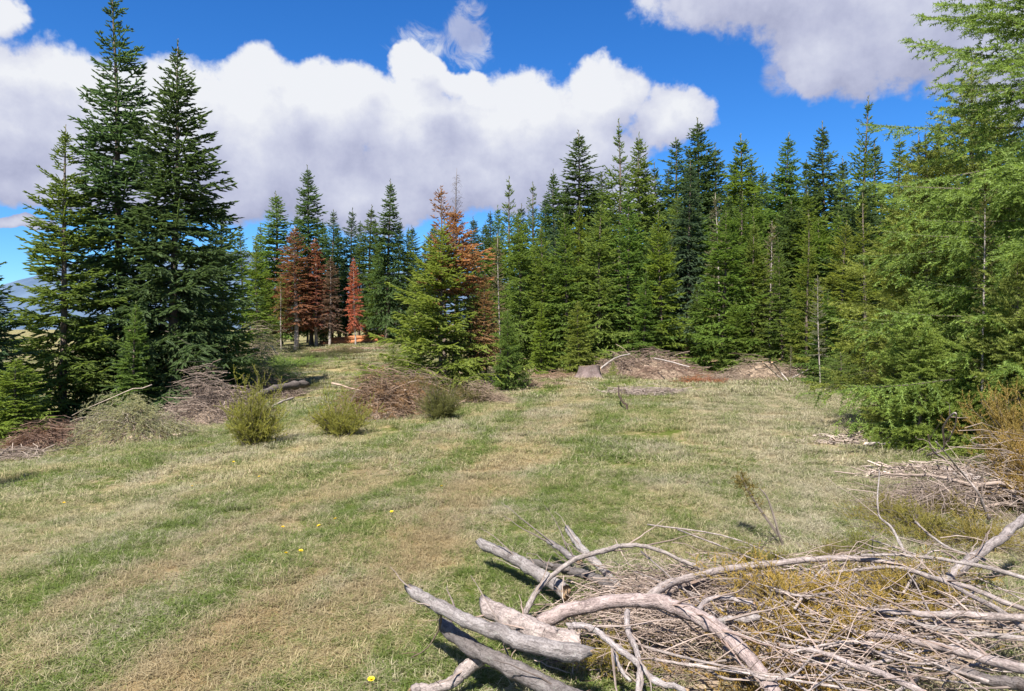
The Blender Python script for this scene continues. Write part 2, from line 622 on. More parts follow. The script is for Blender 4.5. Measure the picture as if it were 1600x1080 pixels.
M_GRASS, q, out = material('grass_blades')
geo = q.new('ShaderNodeNewGeometry')
c = meadow_node(q, geo.outputs['Random Per Island'])
pb = q.new('ShaderNodeBsdfPrincipled')
q.put(pb.inputs['Base Color'], c)
pb.inputs['Roughness'].default_value = 0.6
pb.inputs['Specular IOR Level'].default_value = 0.2
tr = q.new('ShaderNodeBsdfTranslucent')
q.put(tr.inputs[0], c)
mx = q.new('ShaderNodeMixShader')
mx.inputs[0].default_value = 0.3
q.put(mx.inputs[1], pb.outputs[0])
q.put(mx.inputs[2], tr.outputs[0])
q.put(out.inputs[0], mx.outputs[0])

# ------------------------------------------------------------------ ground sheet and far mountains
kx = 5.0
ts = np.linspace(-math.asinh(4000 / kx), math.asinh(4000 / kx), 270)
gx = kx * np.sinh(ts)
gy = 9 + kx * np.sinh(ts)
X, Y = np.meshgrid(gx, gy)
V = np.stack([X, Y, hz(X, Y)], -1).reshape(-1, 3)
ny, nx = X.shape
idx = np.arange(ny * nx).reshape(ny, nx)
Q = np.stack([idx[:-1, :-1], idx[:-1, 1:], idx[1:, 1:], idx[1:, :-1]], -1).reshape(-1, 4)
tag(link('ground', mesh('ground', V, Q, M_GROUND, smooth=True)), 'sloping mountain meadow of mixed dry straw and green grass', 'meadow', kind='structure')

M_MOUNT, q, out = material('haze_tinted_slopes')
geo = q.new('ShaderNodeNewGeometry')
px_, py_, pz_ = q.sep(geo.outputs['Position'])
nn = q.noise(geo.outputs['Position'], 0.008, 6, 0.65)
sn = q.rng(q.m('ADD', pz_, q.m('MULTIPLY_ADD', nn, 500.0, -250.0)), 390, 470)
c = q.mix(q.rng(nn, 0.35, 0.65), (0.035, 0.065, 0.115), (0.07, 0.11, 0.17))  # blue of the distant air is painted into the slope colour
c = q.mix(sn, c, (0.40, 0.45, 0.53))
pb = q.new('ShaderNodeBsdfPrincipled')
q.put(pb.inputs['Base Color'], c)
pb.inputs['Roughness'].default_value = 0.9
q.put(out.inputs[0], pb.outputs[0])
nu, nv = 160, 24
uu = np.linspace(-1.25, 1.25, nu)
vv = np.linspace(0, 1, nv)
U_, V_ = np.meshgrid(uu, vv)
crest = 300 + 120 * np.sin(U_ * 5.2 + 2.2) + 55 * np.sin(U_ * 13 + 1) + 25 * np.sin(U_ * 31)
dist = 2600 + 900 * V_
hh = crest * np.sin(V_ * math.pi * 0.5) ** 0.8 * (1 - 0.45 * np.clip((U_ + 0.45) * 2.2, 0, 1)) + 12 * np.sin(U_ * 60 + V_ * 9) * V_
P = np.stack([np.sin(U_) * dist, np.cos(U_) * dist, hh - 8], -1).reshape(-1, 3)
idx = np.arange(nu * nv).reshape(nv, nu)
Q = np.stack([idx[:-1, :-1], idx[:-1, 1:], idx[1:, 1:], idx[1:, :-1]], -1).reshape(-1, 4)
tag(link('mountain', mesh('mountain', P, Q, M_MOUNT, smooth=True)), 'distant mountain ridge tinted haze blue with snow patches', 'mountain', kind='structure')


# ------------------------------------------------------------------ conifers
def conifer(seed, H=10.0, Rad=2.0, t0=0.04, gap=0.30, per=5, power=0.85, skip=0.0, elem=0.21, ew=0.055, dens=1.0, top=50, low=-12, droop=0.30,
            up=0.22, hang=0.35, t='mid', trunk_r=None, bare=0.0, topgap=0.0, tert=0.5, maxl2=0.7, bulge=0.14, lean=0.0):
    """a spruce built branch by branch: trunk, limbs with side twigs and needle sprays. Returns three meshes"""
    rng = np.random.RandomState(seed)
    tr_ = trunk_r or 0.0125 * H
    cx = lambda z: lean * (z / H) ** 2 + 0.03 * math.sin(z * 0.9 + seed)
    cy = lambda z: 0.03 * math.cos(z * 0.8 + seed * 2)
    zs = np.linspace(-0.25, H, 14)
    P = np.array([[cx(max(z, 0)), cy(max(z, 0)), z] for z in zs])
    rad = tr_ * np.clip(1 - zs / H, 0.0, 1.05) ** 0.85 + 0.006
    rad[:1] *= 1.35
    tv, tt_ = tubes(P[None], rad[None], 9, rng, 0.04)
    O, D, L, A, BP, BR = [], [], [], [], [], []
    z = t0 * H
    lop = rng.uniform(0, 6.28)
    while z < H * 0.955:
        t_ = z / H
        pr = min(1.0, (t_ - t0 * 0.3 + 0.05) / bulge) ** 0.5 * (1 - t_) ** power
        Lm = Rad * pr * 1.12 * (0.30 + 0.70 * min(1.0, (1 - t_) / 0.17)) + 0.07
        sk = skip + topgap * max(0, t_ - 0.55) / 0.45
        n = per + rng.randint(-1, 2) + (2 if t_ < 0.75 else 0)
        a0 = rng.uniform(0, 6.28)
        for k in range(n):
            if rng.rand() < sk:
                continue
            az = a0 + k * 6.283 / n + rng.normal(0, 0.25)
            Lb = Lm * rng.uniform(0.55, 1.12) * (1 + 0.10 * math.cos(az - lop)) * (1 + 0.20 * math.sin(2 * az + 9 * t_ + lop * 3) * math.sin(17 * t_ + lop)) * (1.25 if rng.rand() < 0.07 else 1)
            e0 = R(low + (top - low) * t_ ** 1.3 + rng.normal(0, 7))
            zb = z + rng.uniform(-0.5, 0.5) * gap
            s = np.linspace(0, 1, 7)
            f = 1 - t_
            hx = math.cos(az)
            hy = math.sin(az)
            side = rng.normal(0, 0.10) * Lb
            rr = Lb * s * math.cos(e0)
            B = np.stack([cx(zb) + hx * rr - hy * side * s * s, cy(zb) + hy * rr + hx * side * s * s,
                          zb + Lb * (math.sin(e0) * s - droop * f * s ** 2 + up * f * s ** 3.2)], 1)
            BP.append(B)
            br = (0.0065 * Lb + 0.003) * (1 - 0.85 * s)
            BR.append(br)
            if bare >= 1 or (bare > 0 and rng.rand() < bare * max(0.0, 1 - t_ * 2.2)):
                # a dead limb keeps only its twigs
                n2 = max(2, int(Lb / 0.22))
                for q_ in range(n2):
                    s0 = rng.uniform(0.25, 0.95)
                    o = np.array([np.interp(s0, s, B[:, i]) for i in range(3)])
                    d = np.array([hx, hy, rng.normal(-0.1, 0.3)]) + 0.9 * rng.choice([-1, 1]) * np.array([-hy, hx, 0])
                    d = d / np.linalg.norm(d) * (0.30 * Lb * (1 - s0) + 0.12)
                    w = np.linspace(0, 1, 7)[:, None]
                    BP.append(o + d * w + np.array([0, 0, -0.05]) * w * w)
                    BR.append(np.linspace(0.0055, 0.002, 7))
                continue
            Tn = nrm(np.gradient(B, axis=0))
            n2 = max(4, int(Lb / 0.075 * dens))
            ss = np.sort(rng.uniform(0.10, 1.0, n2))
            sd = np.where(np.arange(n2) % 2 == 0, 1.0, -1.0)
            o2 = np.stack([np.interp(ss, s, B[:, i]) for i in range(3)], 1)
            T2 = nrm(np.stack([np.interp(ss, s, Tn[:, i]) for i in range(3)], 1))
            S2 = nrm(np.cross(T2, np.array([0, 0, 1.0])))
            l2 = np.minimum(0.44 * Lb * (1 - ss) ** 0.75 + 0.10, maxl2) * rng.uniform(0.6, 1.2, n2)
            an = R(54) + rng.normal(0, 0.2, n2)
            hg = hang * f * rng.uniform(0.3, 1.6, n2)
            d2 = T2 * np.cos(an)[:, None] + S2 * (sd * np.sin(an))[:, None]
            d2[:, 2] -= hg * 0.55
            d2 = nrm(d2)
            kk = np.maximum(1, np.ceil(l2 / (0.72 * elem))).astype(int)
            rep = np.repeat(np.arange(n2), kk)
            jj = np.concatenate([np.arange(k_) / k_ for k_ in kk])
            oo = o2[rep] + d2[rep] * (l2[rep] * jj)[:, None]
            oo[:, 2] -= (hg[rep] * 0.5 * l2[rep]) * jj ** 2
            dd = d2[rep] + rng.normal(0, 0.14, (len(rep), 3))
            dd[:, 2] -= hg[rep] * jj * 0.9
            es = min(1.0, 0.50 + 0.42 * Lb)
            le = np.full(len(rep), elem * es) * rng.uniform(0.8, 1.25, len(rep))
            ag = rng.uniform(0, 0.62, len(rep)) + 0.33 * np.clip(ss[rep] * 0.55 + jj * 0.6, 0, 1) ** 2
            O.append(oo); D.append(dd); L.append(le); A.append(ag)
            mk = rng.rand(len(rep)) < tert
            if mk.any():
                o3 = oo[mk] + nrm(dd[mk]) * (le[mk] * 0.3)[:, None]
                sg = rng.choice([-1.0, 1.0], mk.sum())[:, None]
                d3 = nrm(dd[mk]) + nrm(np.cross(nrm(dd[mk]), np.array([0, 0, 1.0])) + 1e-6) * sg * 0.95
                d3[:, 2] -= hg[rep][mk] * rng.uniform(0, 1.2, mk.sum())
                O.append(o3); D.append(d3); L.append(le[mk] * rng.uniform(0.55, 0.85, mk.sum())); A.append(ag[mk])
            na = max(3, int(Lb / (0.5 * elem)))
            sa = np.linspace(0.18, 0.97, na)
            O.append(np.stack([np.interp(sa, s, B[:, i]) for i in range(3)], 1))
            D.append(np.stack([np.interp(sa, s, Tn[:, i]) for i in range(3)], 1))
            L.append(np.full(na, elem * es)); A.append(rng.uniform(0.2, 0.9, na))
        z += gap * (1.0 - 0.45 * t_) * rng.uniform(0.75, 1.25)
    # leader
    if bare < 1:
        nl = 16
        O.append(np.stack([np.full(nl, cx(H)), np.full(nl, cy(H)), H - np.linspace(0.008 * H, 0.075 * H, nl)], 1))
        D.append(np.stack([rng.normal(0, 0.45, nl), rng.normal(0, 0.45, nl), np.ones(nl)], 1))
        L.append(np.full(nl, elem * 0.5)); A.append(np.full(nl, 0.5))
    bv, bt = tubes(np.array(BP), np.array(BR), 3, cap=False)
    me_t = mesh('trunk', tv, tt_, M_BARK, smooth=True)
    me_b = mesh('limbs', bv, bt, M_LIMB)
    me_c = None
    if O:
        O = np.concatenate(O); D = np.concatenate(D); L = np.concatenate(L); A = np.concatenate(A)
        w = ew * rng.uniform(0.75, 1.3, len(L)) * (0.45 + 0.55 * np.clip(L / elem, 0.3, 1.1))
        cv, ct, ca = sprays(O, D, L, w, A, t, rng)
        me_c = mesh('crown', cv, ct, M_NEEDLE, {'var': ca})
    return dict(H=H, trunk=me_t, limbs=me_b, crown=me_c)


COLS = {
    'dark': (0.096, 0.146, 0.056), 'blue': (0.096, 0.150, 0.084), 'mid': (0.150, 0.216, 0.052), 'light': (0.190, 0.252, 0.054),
    'yellow': (0.195, 0.240, 0.052), 'olive': (0.150, 0.150, 0.054), 'orange': (0.40, 0.165, 0.10), 'rust': (0.31, 0.160, 0.118),
    'brown': (0.20, 0.138, 0.104), 'tan': (0.32, 0.19, 0.105), 'gold': (0.24, 0.165, 0.042), 'pale': (0.20, 0.19, 0.11),
}
NAMES = {}


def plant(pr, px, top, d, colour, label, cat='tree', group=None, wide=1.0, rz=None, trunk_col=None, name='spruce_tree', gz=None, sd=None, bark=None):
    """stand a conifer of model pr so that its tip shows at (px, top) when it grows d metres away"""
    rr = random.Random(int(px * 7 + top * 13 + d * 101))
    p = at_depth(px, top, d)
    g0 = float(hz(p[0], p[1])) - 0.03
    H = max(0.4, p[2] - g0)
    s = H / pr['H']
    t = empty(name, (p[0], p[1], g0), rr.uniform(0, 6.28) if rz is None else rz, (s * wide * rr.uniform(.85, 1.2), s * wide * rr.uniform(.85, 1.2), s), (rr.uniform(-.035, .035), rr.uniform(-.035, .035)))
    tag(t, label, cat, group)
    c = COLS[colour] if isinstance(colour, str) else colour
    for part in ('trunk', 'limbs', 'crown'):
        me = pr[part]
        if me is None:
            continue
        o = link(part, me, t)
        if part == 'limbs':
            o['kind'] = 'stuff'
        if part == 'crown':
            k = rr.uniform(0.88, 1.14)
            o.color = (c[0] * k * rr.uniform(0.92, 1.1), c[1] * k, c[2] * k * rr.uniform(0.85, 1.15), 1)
        elif bark is not None:
            o.material_slots[0].link = 'OBJECT'
            o.material_slots[0].material = bark
    return t


# models of forest trees, shared between copies
full = [conifer(11 + i, 9.0, 1.80 + 0.2 * (i % 2), 0.03, 0.29, 5, (0.66, 0.56, 0.78, 0.62)[i], 0.05, 0.24, 0.064, 0.70, (48, 36, 55, 42)[i], (-12, -4, -16, -8)[i], 0.26, 0.22, (.35, .5, .25, .4)[i]) for i in range(4)]
slim = [conifer(31 + i, 10.0, 1.25, 0.14, 0.27, 6, 0.58, 0.08, 0.24, 0.06, 0.72, 40, -18, 0.35, 0.20, 0.55, bare=0.5) for i in range(3)]
spire = [conifer(51 + i, 12.0, 1.60, 0.12, 0.28, 6, 0.54, 0.06, 0.26, 0.070, 0.66, 38, -22, 0.38, 0.26, 0.75, bare=0.45) for i in range(2)]
wispy = [conifer(71 + i, 9.0, 1.55, 0.05, 0.30, 6, 0.85, 0.14, 0.22, 0.050, 0.60, 55, -6, 0.2, 0.2, 0.3, topgap=0.45) for i in range(2)]
dead = [conifer(91 + i, 8.0, 1.15, 0.22, 0.22, 6, 0.60, 0.08, 0.22, 0.050, 0.68, 40, -14, 0.30, 0.10, 0.55, bare=0.45) for i in range(2)]
thin = conifer(101, 6.0, 0.75, 0.30, 0.22, 4, 0.5, 0.35, 0.20, 0.045, 0.6, 40, 0, 0.2, 0.1, 0.2, bare=0.6, trunk_r=0.05)
crest = conifer(120, 6.5, 1.5, 0.50, 0.2, 6, 0.55, 0.08, 0.20, 0.050, 0.7, 45, -5, 0.25, 0.15, 0.4, bulge=0.2)
snag = conifer(111, 9.5, 1.1, 0.45, 0.22, 5, 0.55, 0.05, top=55, low=20, bare=1.0, trunk_r=0.075)

# --- hero trees
h1 = conifer(201, 12.0, 2.45, 0.05, 0.25, 5, 0.80, 0.16, 0.21, 0.058, 0.85, 40, -14, 0.24, 0.40, 0.5, topgap=0.40, lean=0.10)
h2 = conifer(202, 12.0, 2.35, 0.06, 0.25, 6, 0.74, 0.16, 0.22, 0.060, 0.78, 44, -16, 0.24, 0.32, 0.55, topgap=0.20)
h3 = conifer(203, 9.0, 2.1, 0.03, 0.26, 5, 0.82, 0.06, 0.20, 0.054, 0.85, 42, -10, 0.22, 0.3, 0.4, topgap=0.25)
h4 = conifer(204, 9.6, 2.95, 0.10, 0.29, 5, 0.48, 0.05, 0.175, 0.088, 0.85, 30, -12, 0.30, 0.24, 1.1, 'near2', maxl2=0.62, tert=0.8)
h8 = conifer(208, 6.2, 1.55, 0.04, 0.24, 5, 0.62, 0.04, 0.16, 0.085, 1.1, 46, -8, 0.24, 0.24, 0.8, 'near2', maxl2=0.55, tert=0.85)
h5 = conifer(205, 4.6, 1.35, 0.04, 0.20, 5, 0.60, 0.03, 0.15, 0.085, 1.1, 48, -4, 0.18, 0.22, 0.45, 'near2', maxl2=0.5, tert=0.9)
h6 = conifer(206, 6.0, 2.0, 0.04, 0.26, 5, 0.80, 0.03, 0.17, 0.052, 1.0, 46, -8, 0.2, 0.28, 0.4)
h7 = conifer(207, 1.9, 0.75, 0.05, 0.14, 5, 0.8, 0.03, 0.11, 0.036, 1.1, 55, 10, 0.1, 0.2, 0.2, 'near2')

plant(h1, 188, -16, 22.0, 'blue', 'tallest spruce of the left group with a thin sparse tip near the top edge', group='spruces of the left group', wide=1.12)
plant(h2, 263, 52, 21.0, 'dark', 'broad dark spruce right beside the tallest tree of the left group', group='spruces of the left group', wide=1.2)
plant(h3, 92, 192, 20.0, 'mid', 'shorter spruce with wide low branches on the left side of the tallest spruce', group='spruces of the left group')
plant(h3, -78, 250, 17.0, 'dark', 'dark spruce mostly beyond the left picture edge with only its branch tips in view', group='spruces of the left group', rz=1.0)
plant(full[3], -34, 372, 16.5, 'blue', 'dark spruce half cut off low at the left picture edge', group='spruces of the left group')
plant(full[0], 350, 318, 25.0, 'mid', 'smaller spruce behind the broad dark spruce, showing on its right side', group='spruces of the left group')
plant(full[1], 24, 560, 15.5, 'light', 'low bright green young spruce under the left group at the picture edge', group='spruces of the left group', wide=1.7)
plant(full[2], 205, 470, 19.0, 'mid', 'young spruce with bright tips in front of the two tall left spruces', group='spruces of the left group', wide=1.2)

# --- trees round the far end of the path
G1 = 'spruces at the far end of the path'
plant(full[2], 402, 372, 36, 'mid', 'green spruce standing just right of the left group', group=G1)
plant(spire[0], 436, 298, 44, 'mid', 'green spruce with a blunt top behind the rusty dead spruces', group=G1, wide=1.25)
plant(spire[1], 486, 258, 42, 'dark', 'tall dark pointed spruce rising above the rusty dead spruces', group=G1)
plant(slim[0], 517, 326, 45, 'dark', 'slim dark spruce just right of the tall pointed spruce above the rusty trees', group=G1)
plant(slim[1], 546, 322, 46, 'blue', 'grey green slim spruce between the two tall pointed spruces', group=G1)
plant(slim[2], 573, 320, 44, 'dark', 'dark slim spruce just left of the second tall pointed spruce', group=G1)
plant(spire[0], 603, 280, 40, 'dark', 'tall dark pointed spruce between the log stack and the half dead spruce', group=G1, rz=2.0)
plant(slim[0], 636, 356, 41, 'mid', 'green spruce with pale bare stem right of the log stack', group=G1, rz=1.0)
plant(full[0], 590, 385, 42, 'mid', 'bushy green spruce under the second tall pointed spruce', group=G1, rz=4.0)
plant(full[1], 418, 420, 40, 'light', 'light green young spruce left of the rusty dead spruces', group=G1, rz=3.0, wide=0.8)
GD = 'dead rust coloured spruces'
plant(dead[0], 462, 352, 40, 'rust', 'large rust brown dead spruce on the left of the dead group', group=GD, bark=M_PALEBARK, wide=1.35)
plant(dead[1], 494, 372, 41, (0.33, 0.145, 0.10), 'reddish dead spruce behind the large rust brown one', group=GD, bark=M_PALEBARK, wide=1.2)
plant(dead[0], 515, 400, 40.5, 'brown', 'dull brown dead spruce left of the log stack', group=GD, rz=2.2, bark=M_PALEBARK, wide=1.2)
plant(dead[1], 555, 402, 40, 'orange', 'narrow bright orange dead spruce behind the log stack', group=GD, rz=4.0, wide=0.85, bark=M_PALEBARK)
plant(thin, 439, 430, 39, 'olive', 'thin spruce with reddish stem left of the rusty dead spruces', group=G1, bark=M_PALEBARK)
for k, (px, top, d) in enumerate([(380, 352, 52), (412, 350, 56), (460, 330, 54), (502, 345, 55), (530, 350, 58), (560, 345, 52), (590, 342, 56), (620, 340, 50),
                                  (650, 352, 54), (676, 345, 47), (668, 376, 44), (480, 400, 49), (540, 410, 47), (610, 420, 45), (575, 430, 46), (440, 410, 47),
                                  (345, 395, 50), (320, 380, 58), (290, 400, 55), (505, 440, 44), (630, 440, 43)]):
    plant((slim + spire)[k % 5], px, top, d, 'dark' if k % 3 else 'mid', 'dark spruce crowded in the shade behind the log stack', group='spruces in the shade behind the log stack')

# --- half dead spruce in the middle
G2 = 'trees of the middle clump'
plant(h6, 686, 345, 20.5, 'light', 'bushy bright green spruce in the middle above the brown brush heap', group=G2)
plant(snag, 709, 262, 22.5, 'brown', 'leafless grey spruce top standing above the middle clump', group=G2, name='dead_tree', bark=M_LIMB)
plant(thin, 694, 290, 23, 'tan', 'thin leafless stem with a few tan sprays left of the leafless spruce', group=G2, name='dead_tree')
plant(crest, 714, 322, 20.9, 'tan', 'tan orange dying spruce behind the bushy bright spruce of the middle clump', group=G2, wide=1.0)
plant(wispy[0], 735, 400, 21.5, 'olive', 'half dry olive spruce on the right of the middle clump', group=G2, wide=0.9)
plant(dead[0], 758, 425, 20.9, (0.29, 0.19, 0.115), 'brown dried spruce at the right foot of the middle clump', group=G2, wide=1.15)
plant(full[0], 648, 420, 22.5, 'mid', 'green spruce on the left side of the middle clump', group=G2, wide=0.8)
plant(h7, 612, 540, 20.0, 'light', 'low bright spruce bush at the left foot of the middle clump', group=G2, name='young_spruce', wide=1.1)
plant(h6, 795, 482, 20.0, 'mid', 'small green spruce beside the pale straw clump', group=G2, wide=0.72, rz=2.5)

# --- forest edge on the right
G3 = 'spruces of the right forest edge'
EDGE = [
    (wispy[0], 797, 275, 33, 'mid', 1.0, 'spruce with a thin sparse tip at the left end of the forest edge'),
    (wispy[1], 833, 284, 33, 'mid', 1.0, 'spruce with a short sparse tip second along the forest edge from the left'),
    (spire[1], 868, 263, 38, 'dark', 1.0, 'dark spruce just left of the tall cone shaped dark spruce'),
    (spire[0], 905, 206, 36, 'dark', 1.2, 'tall cone shaped dark spruce with drooping branches left of the twin tips'),
    (wispy[0], 972, 184, 31, 'mid', 0.9, 'tall spruce with a long needle thin bare tip'),
    (spire[1], 998, 204, 34, 'mid', 0.9, 'spruce with a full pointed top right of the needle thin tip'),
    (slim[2], 1024, 252, 36, 'dark', 0.9, 'small dark spruce tip in the dip right of the twin tips'),
    (slim[0], 1058, 212, 35, 'dark', 1.05, 'dark spruce left of the highest pair along the forest edge'),
    (spire[0], 1076, 250, 29, 'blue', 0.95, 'blackish green spruce with hanging branches in the middle of the forest edge'),
    (spire[1], 1100, 182, 35, 'dark', 1.0, 'highest dark pointed spruce in the middle of the right forest'),
    (slim[1], 1127, 222, 36, 'dark', 1.0, 'slim dark spruce just right of the highest pointed spruce'),
    (slim[2], 1156, 207, 33, 'mid', 1.25, 'spruce with a ragged blunt top right of the highest pointed spruce'),
    (spire[0], 1222, 208, 31, 'mid', 1.0, 'evenly cone shaped spruce standing alone against the blue sky'),
    (spire[1], 1290, 190, 29, 'dark', 0.95, 'dark spruce with a flat bushy top right of the evenly cone shaped one'),
    (wispy[1], 1346, 152, 25, 'mid', 0.95, 'tall spruce with a sparse tip left of the big near tree'),
    (full[1], 816, 335, 27, 'mid', 0.85, 'bushy green spruce at the left end of the forest front'),
    (full[2], 852, 350, 26.5, 'light', 0.85, 'light green bushy spruce second in the forest front'),
    (full[0], 890, 332, 26, 'mid', 0.90, 'full green spruce in the forest front below the cone shaped dark spruce'),
    (full[1], 935, 318, 26, 'light', 0.85, 'yellow green spruce in the forest front left of the dark gap'),
    (full[2], 985, 292, 26, 'mid', 1.0, 'large full spruce in the forest front under the twin tips'),
    (full[0], 1035, 330, 25.5, 'light', 0.85, 'light green spruce in the forest front right of the large full one'),
    (full[1], 905, 470, 24.5, 'yellow', 1.05, 'short yellow green spruce behind the grey stump'),
    (full[2], 1005, 420, 24.7, 'mid', 0.8, 'shorter green spruce behind the left debris mound'),
    (full[1], 1130, 330, 24.5, 'mid', 1.0, 'green spruce with layered branches behind the right debris mound'),
    (full[0], 1175, 345, 24.5, 'light', 0.85, 'light green spruce behind the right debris mound'),
    (full[2], 1225, 370, 23.5, 'mid', 0.85, 'young green spruce behind the fallen pale poles'),
    (wispy[0], 1262, 330, 22.5, 'light', 0.9, 'loose light green spruce left of the low green bush'),
    (full[0], 1310, 345, 21.0, 'yellow', 0.95, 'yellowish spruce with thin branches behind the low green bush'),
    (wispy[1], 1355, 300, 18.5, 'yellow', 1.0, 'loose yellow green spruce left of the near young fir'),
    (full[1], 1290, 455, 19.5, 'mid', 1.0, 'short green spruce with a pale stem behind the low green bush'),
    (full[2], 1390, 395, 16.0, 'yellow', 0.9, 'yellow green spruce close behind the near young fir'),
    (full[0], 1090, 440, 25.5, 'mid', 0.85, 'short green spruce behind the orange dead branches'),
    (full[1], 1150, 470, 23.6, 'light', 1.05, 'spruce with dead grey lower branches beside the right debris mound'),
    (full[2], 845, 470, 24.5, 'light', 1.0, 'light green young spruce left of the grey stump'),
]
for pr, px, top, d, c, w, lab in EDGE:
    plant(pr, px, top, d, c, lab, group=G3, wide=w)
for k, (px, top, d) in enumerate([(770, 330, 40), (780, 320, 46), (812, 318, 42), (848, 305, 44), (885, 290, 45), (925, 290, 42), (948, 268, 44), (1010, 262, 42),
                                  (1040, 262, 43), (1082, 235, 42), (1112, 232, 44), (1142, 240, 42), (1172, 250, 40), (1190, 262, 42), (1205, 270, 38), (1240, 262, 40),
                                  (1262, 250, 38), (1272, 280, 34), (1312, 255, 36), (1325, 240, 33), (1180, 300, 36), (1060, 300, 33), (960, 330, 35), (870, 345, 34),
                                  (1370, 220, 31), (1400, 210, 29), (1440, 205, 27), (745, 338, 48), (760, 345, 43), (1480, 190, 25), (1530, 180, 23), (1590, 170, 22),
                                  (1340, 330, 27), (1240, 350, 30), (1120, 380, 30), (920, 400, 31), (1020, 390, 30), (1620, 260, 18), (1400, 300, 24), (1480, 320, 21)]):
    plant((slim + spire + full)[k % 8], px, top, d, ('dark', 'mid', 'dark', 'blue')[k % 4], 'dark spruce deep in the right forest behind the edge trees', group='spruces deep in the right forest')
for k, (px, top, d, lab) in enumerate([
        (1128, 300, 26.5, 'thin pale leafless stem left of the evenly cone shaped spruce'), (1204, 345, 25, 'thin pale stem rising in front of the forest right of the light green spruce'),
        (1283, 430, 19, 'thin pale pole of a young tree above the low green bush'), (782, 365, 23, 'pale thin stem between the middle clump and the forest front'),
        (1235, 540, 22, 'bare grey sapling beside the fallen pale poles')]):
    plant(thin, px, top, d, 'pale', lab, group='thin pale stems along the forest edge', name='thin_tree', bark=M_PALEBARK, wide=0.7)

rq = random.Random(5)
OUTL = [(745, 350), (800, 330), (850, 320), (900, 290), (960, 280), (1020, 300), (1080, 280), (1150, 275), (1230, 280), (1300, 260), (1350, 250), (1420, 260), (1500, 250), (1620, 250)]
for k in range(34):
    px = 745 + k * 26 + rq.uniform(-9, 9)
    oy = float(np.interp(px, [a for a, b in OUTL], [b for a, b in OUTL]))
    d = float(np.interp(px, [745, 1000, 1200, 1350, 1620], [30, 30, 27, 23, 14.5])) + rq.uniform(0, 3)
    plant(full[k % 4], px, oy + rq.uniform(25, 110), d, ('mid', 'mid', 'light', 'dark')[k % 4], 'green spruce in the second row close behind the forest front', group='spruces of the second row', wide=rq.uniform(.85, 1.1))

# --- the near trees on the right
G4 = 'trees at the right edge'
plant(h4, 1640, -190, 9.6, (0.140, 0.205, 0.046), 'big near spruce at the right edge with branches drooping in from the top corner', group=G4, wide=1.04)
plant(h8, 1455, 205, 11.2, 'yellow', 'bright yellow green spruce left of the big near one', group=G4, wide=1.05, rz=2.0)
plant(h8, 1535, 95, 12.2, (0.165, 0.220, 0.048), 'bright spruce between the big near one and the bright yellow green one', group=G4, wide=0.95, rz=4.6)
plant(h5, 1440, 452, 9.6, (0.175, 0.230, 0.046), 'dense bright green young fir with a wide skirt at the right meadow edge', group=G4, name='young_fir', wide=1.0)
plant(h5, 1532, 470, 9.2, (0.175, 0.230, 0.046), 'second young fir just right of the dense bright green one', group=G4, name='young_fir', wide=0.85, rz=1.3)
plant(h5, 1395, 520, 10.5, 'yellow', 'small yellowish young fir on the left side of the dense bright green one', group=G4, name='young_fir', wide=0.9, rz=4.3)
plant(h5, 1600, 400, 8.6, 'yellow', 'yellow green young fir cut by the right picture edge', group=G4, name='young_fir', wide=0.85, rz=3.3)
plant(thin, 1542, 262, 8.9, 'olive', 'thin grey stem in front of the near trees', group=G4, name='thin_tree', wide=0.55, bark=M_PALEBARK)
plant(h7, 1312, 550, 18.0, 'mid', 'low rounded green spruce bush at the forest foot', name='young_spruce', group=G4, wide=2.1)
plant(h7, 958, 566, 23.0, 'light', 'little bright green spruce right of the grey stump', name='young_spruce', group='saplings in the meadow', wide=1.0)
# the tree outside the frame on the left whose shadow lies on the grass
plant(full[0], -940, -520, 5.6, 'dark', 'spruce beyond the left picture edge whose shadow lies on the grass', group='spruces of the left group', wide=0.7)


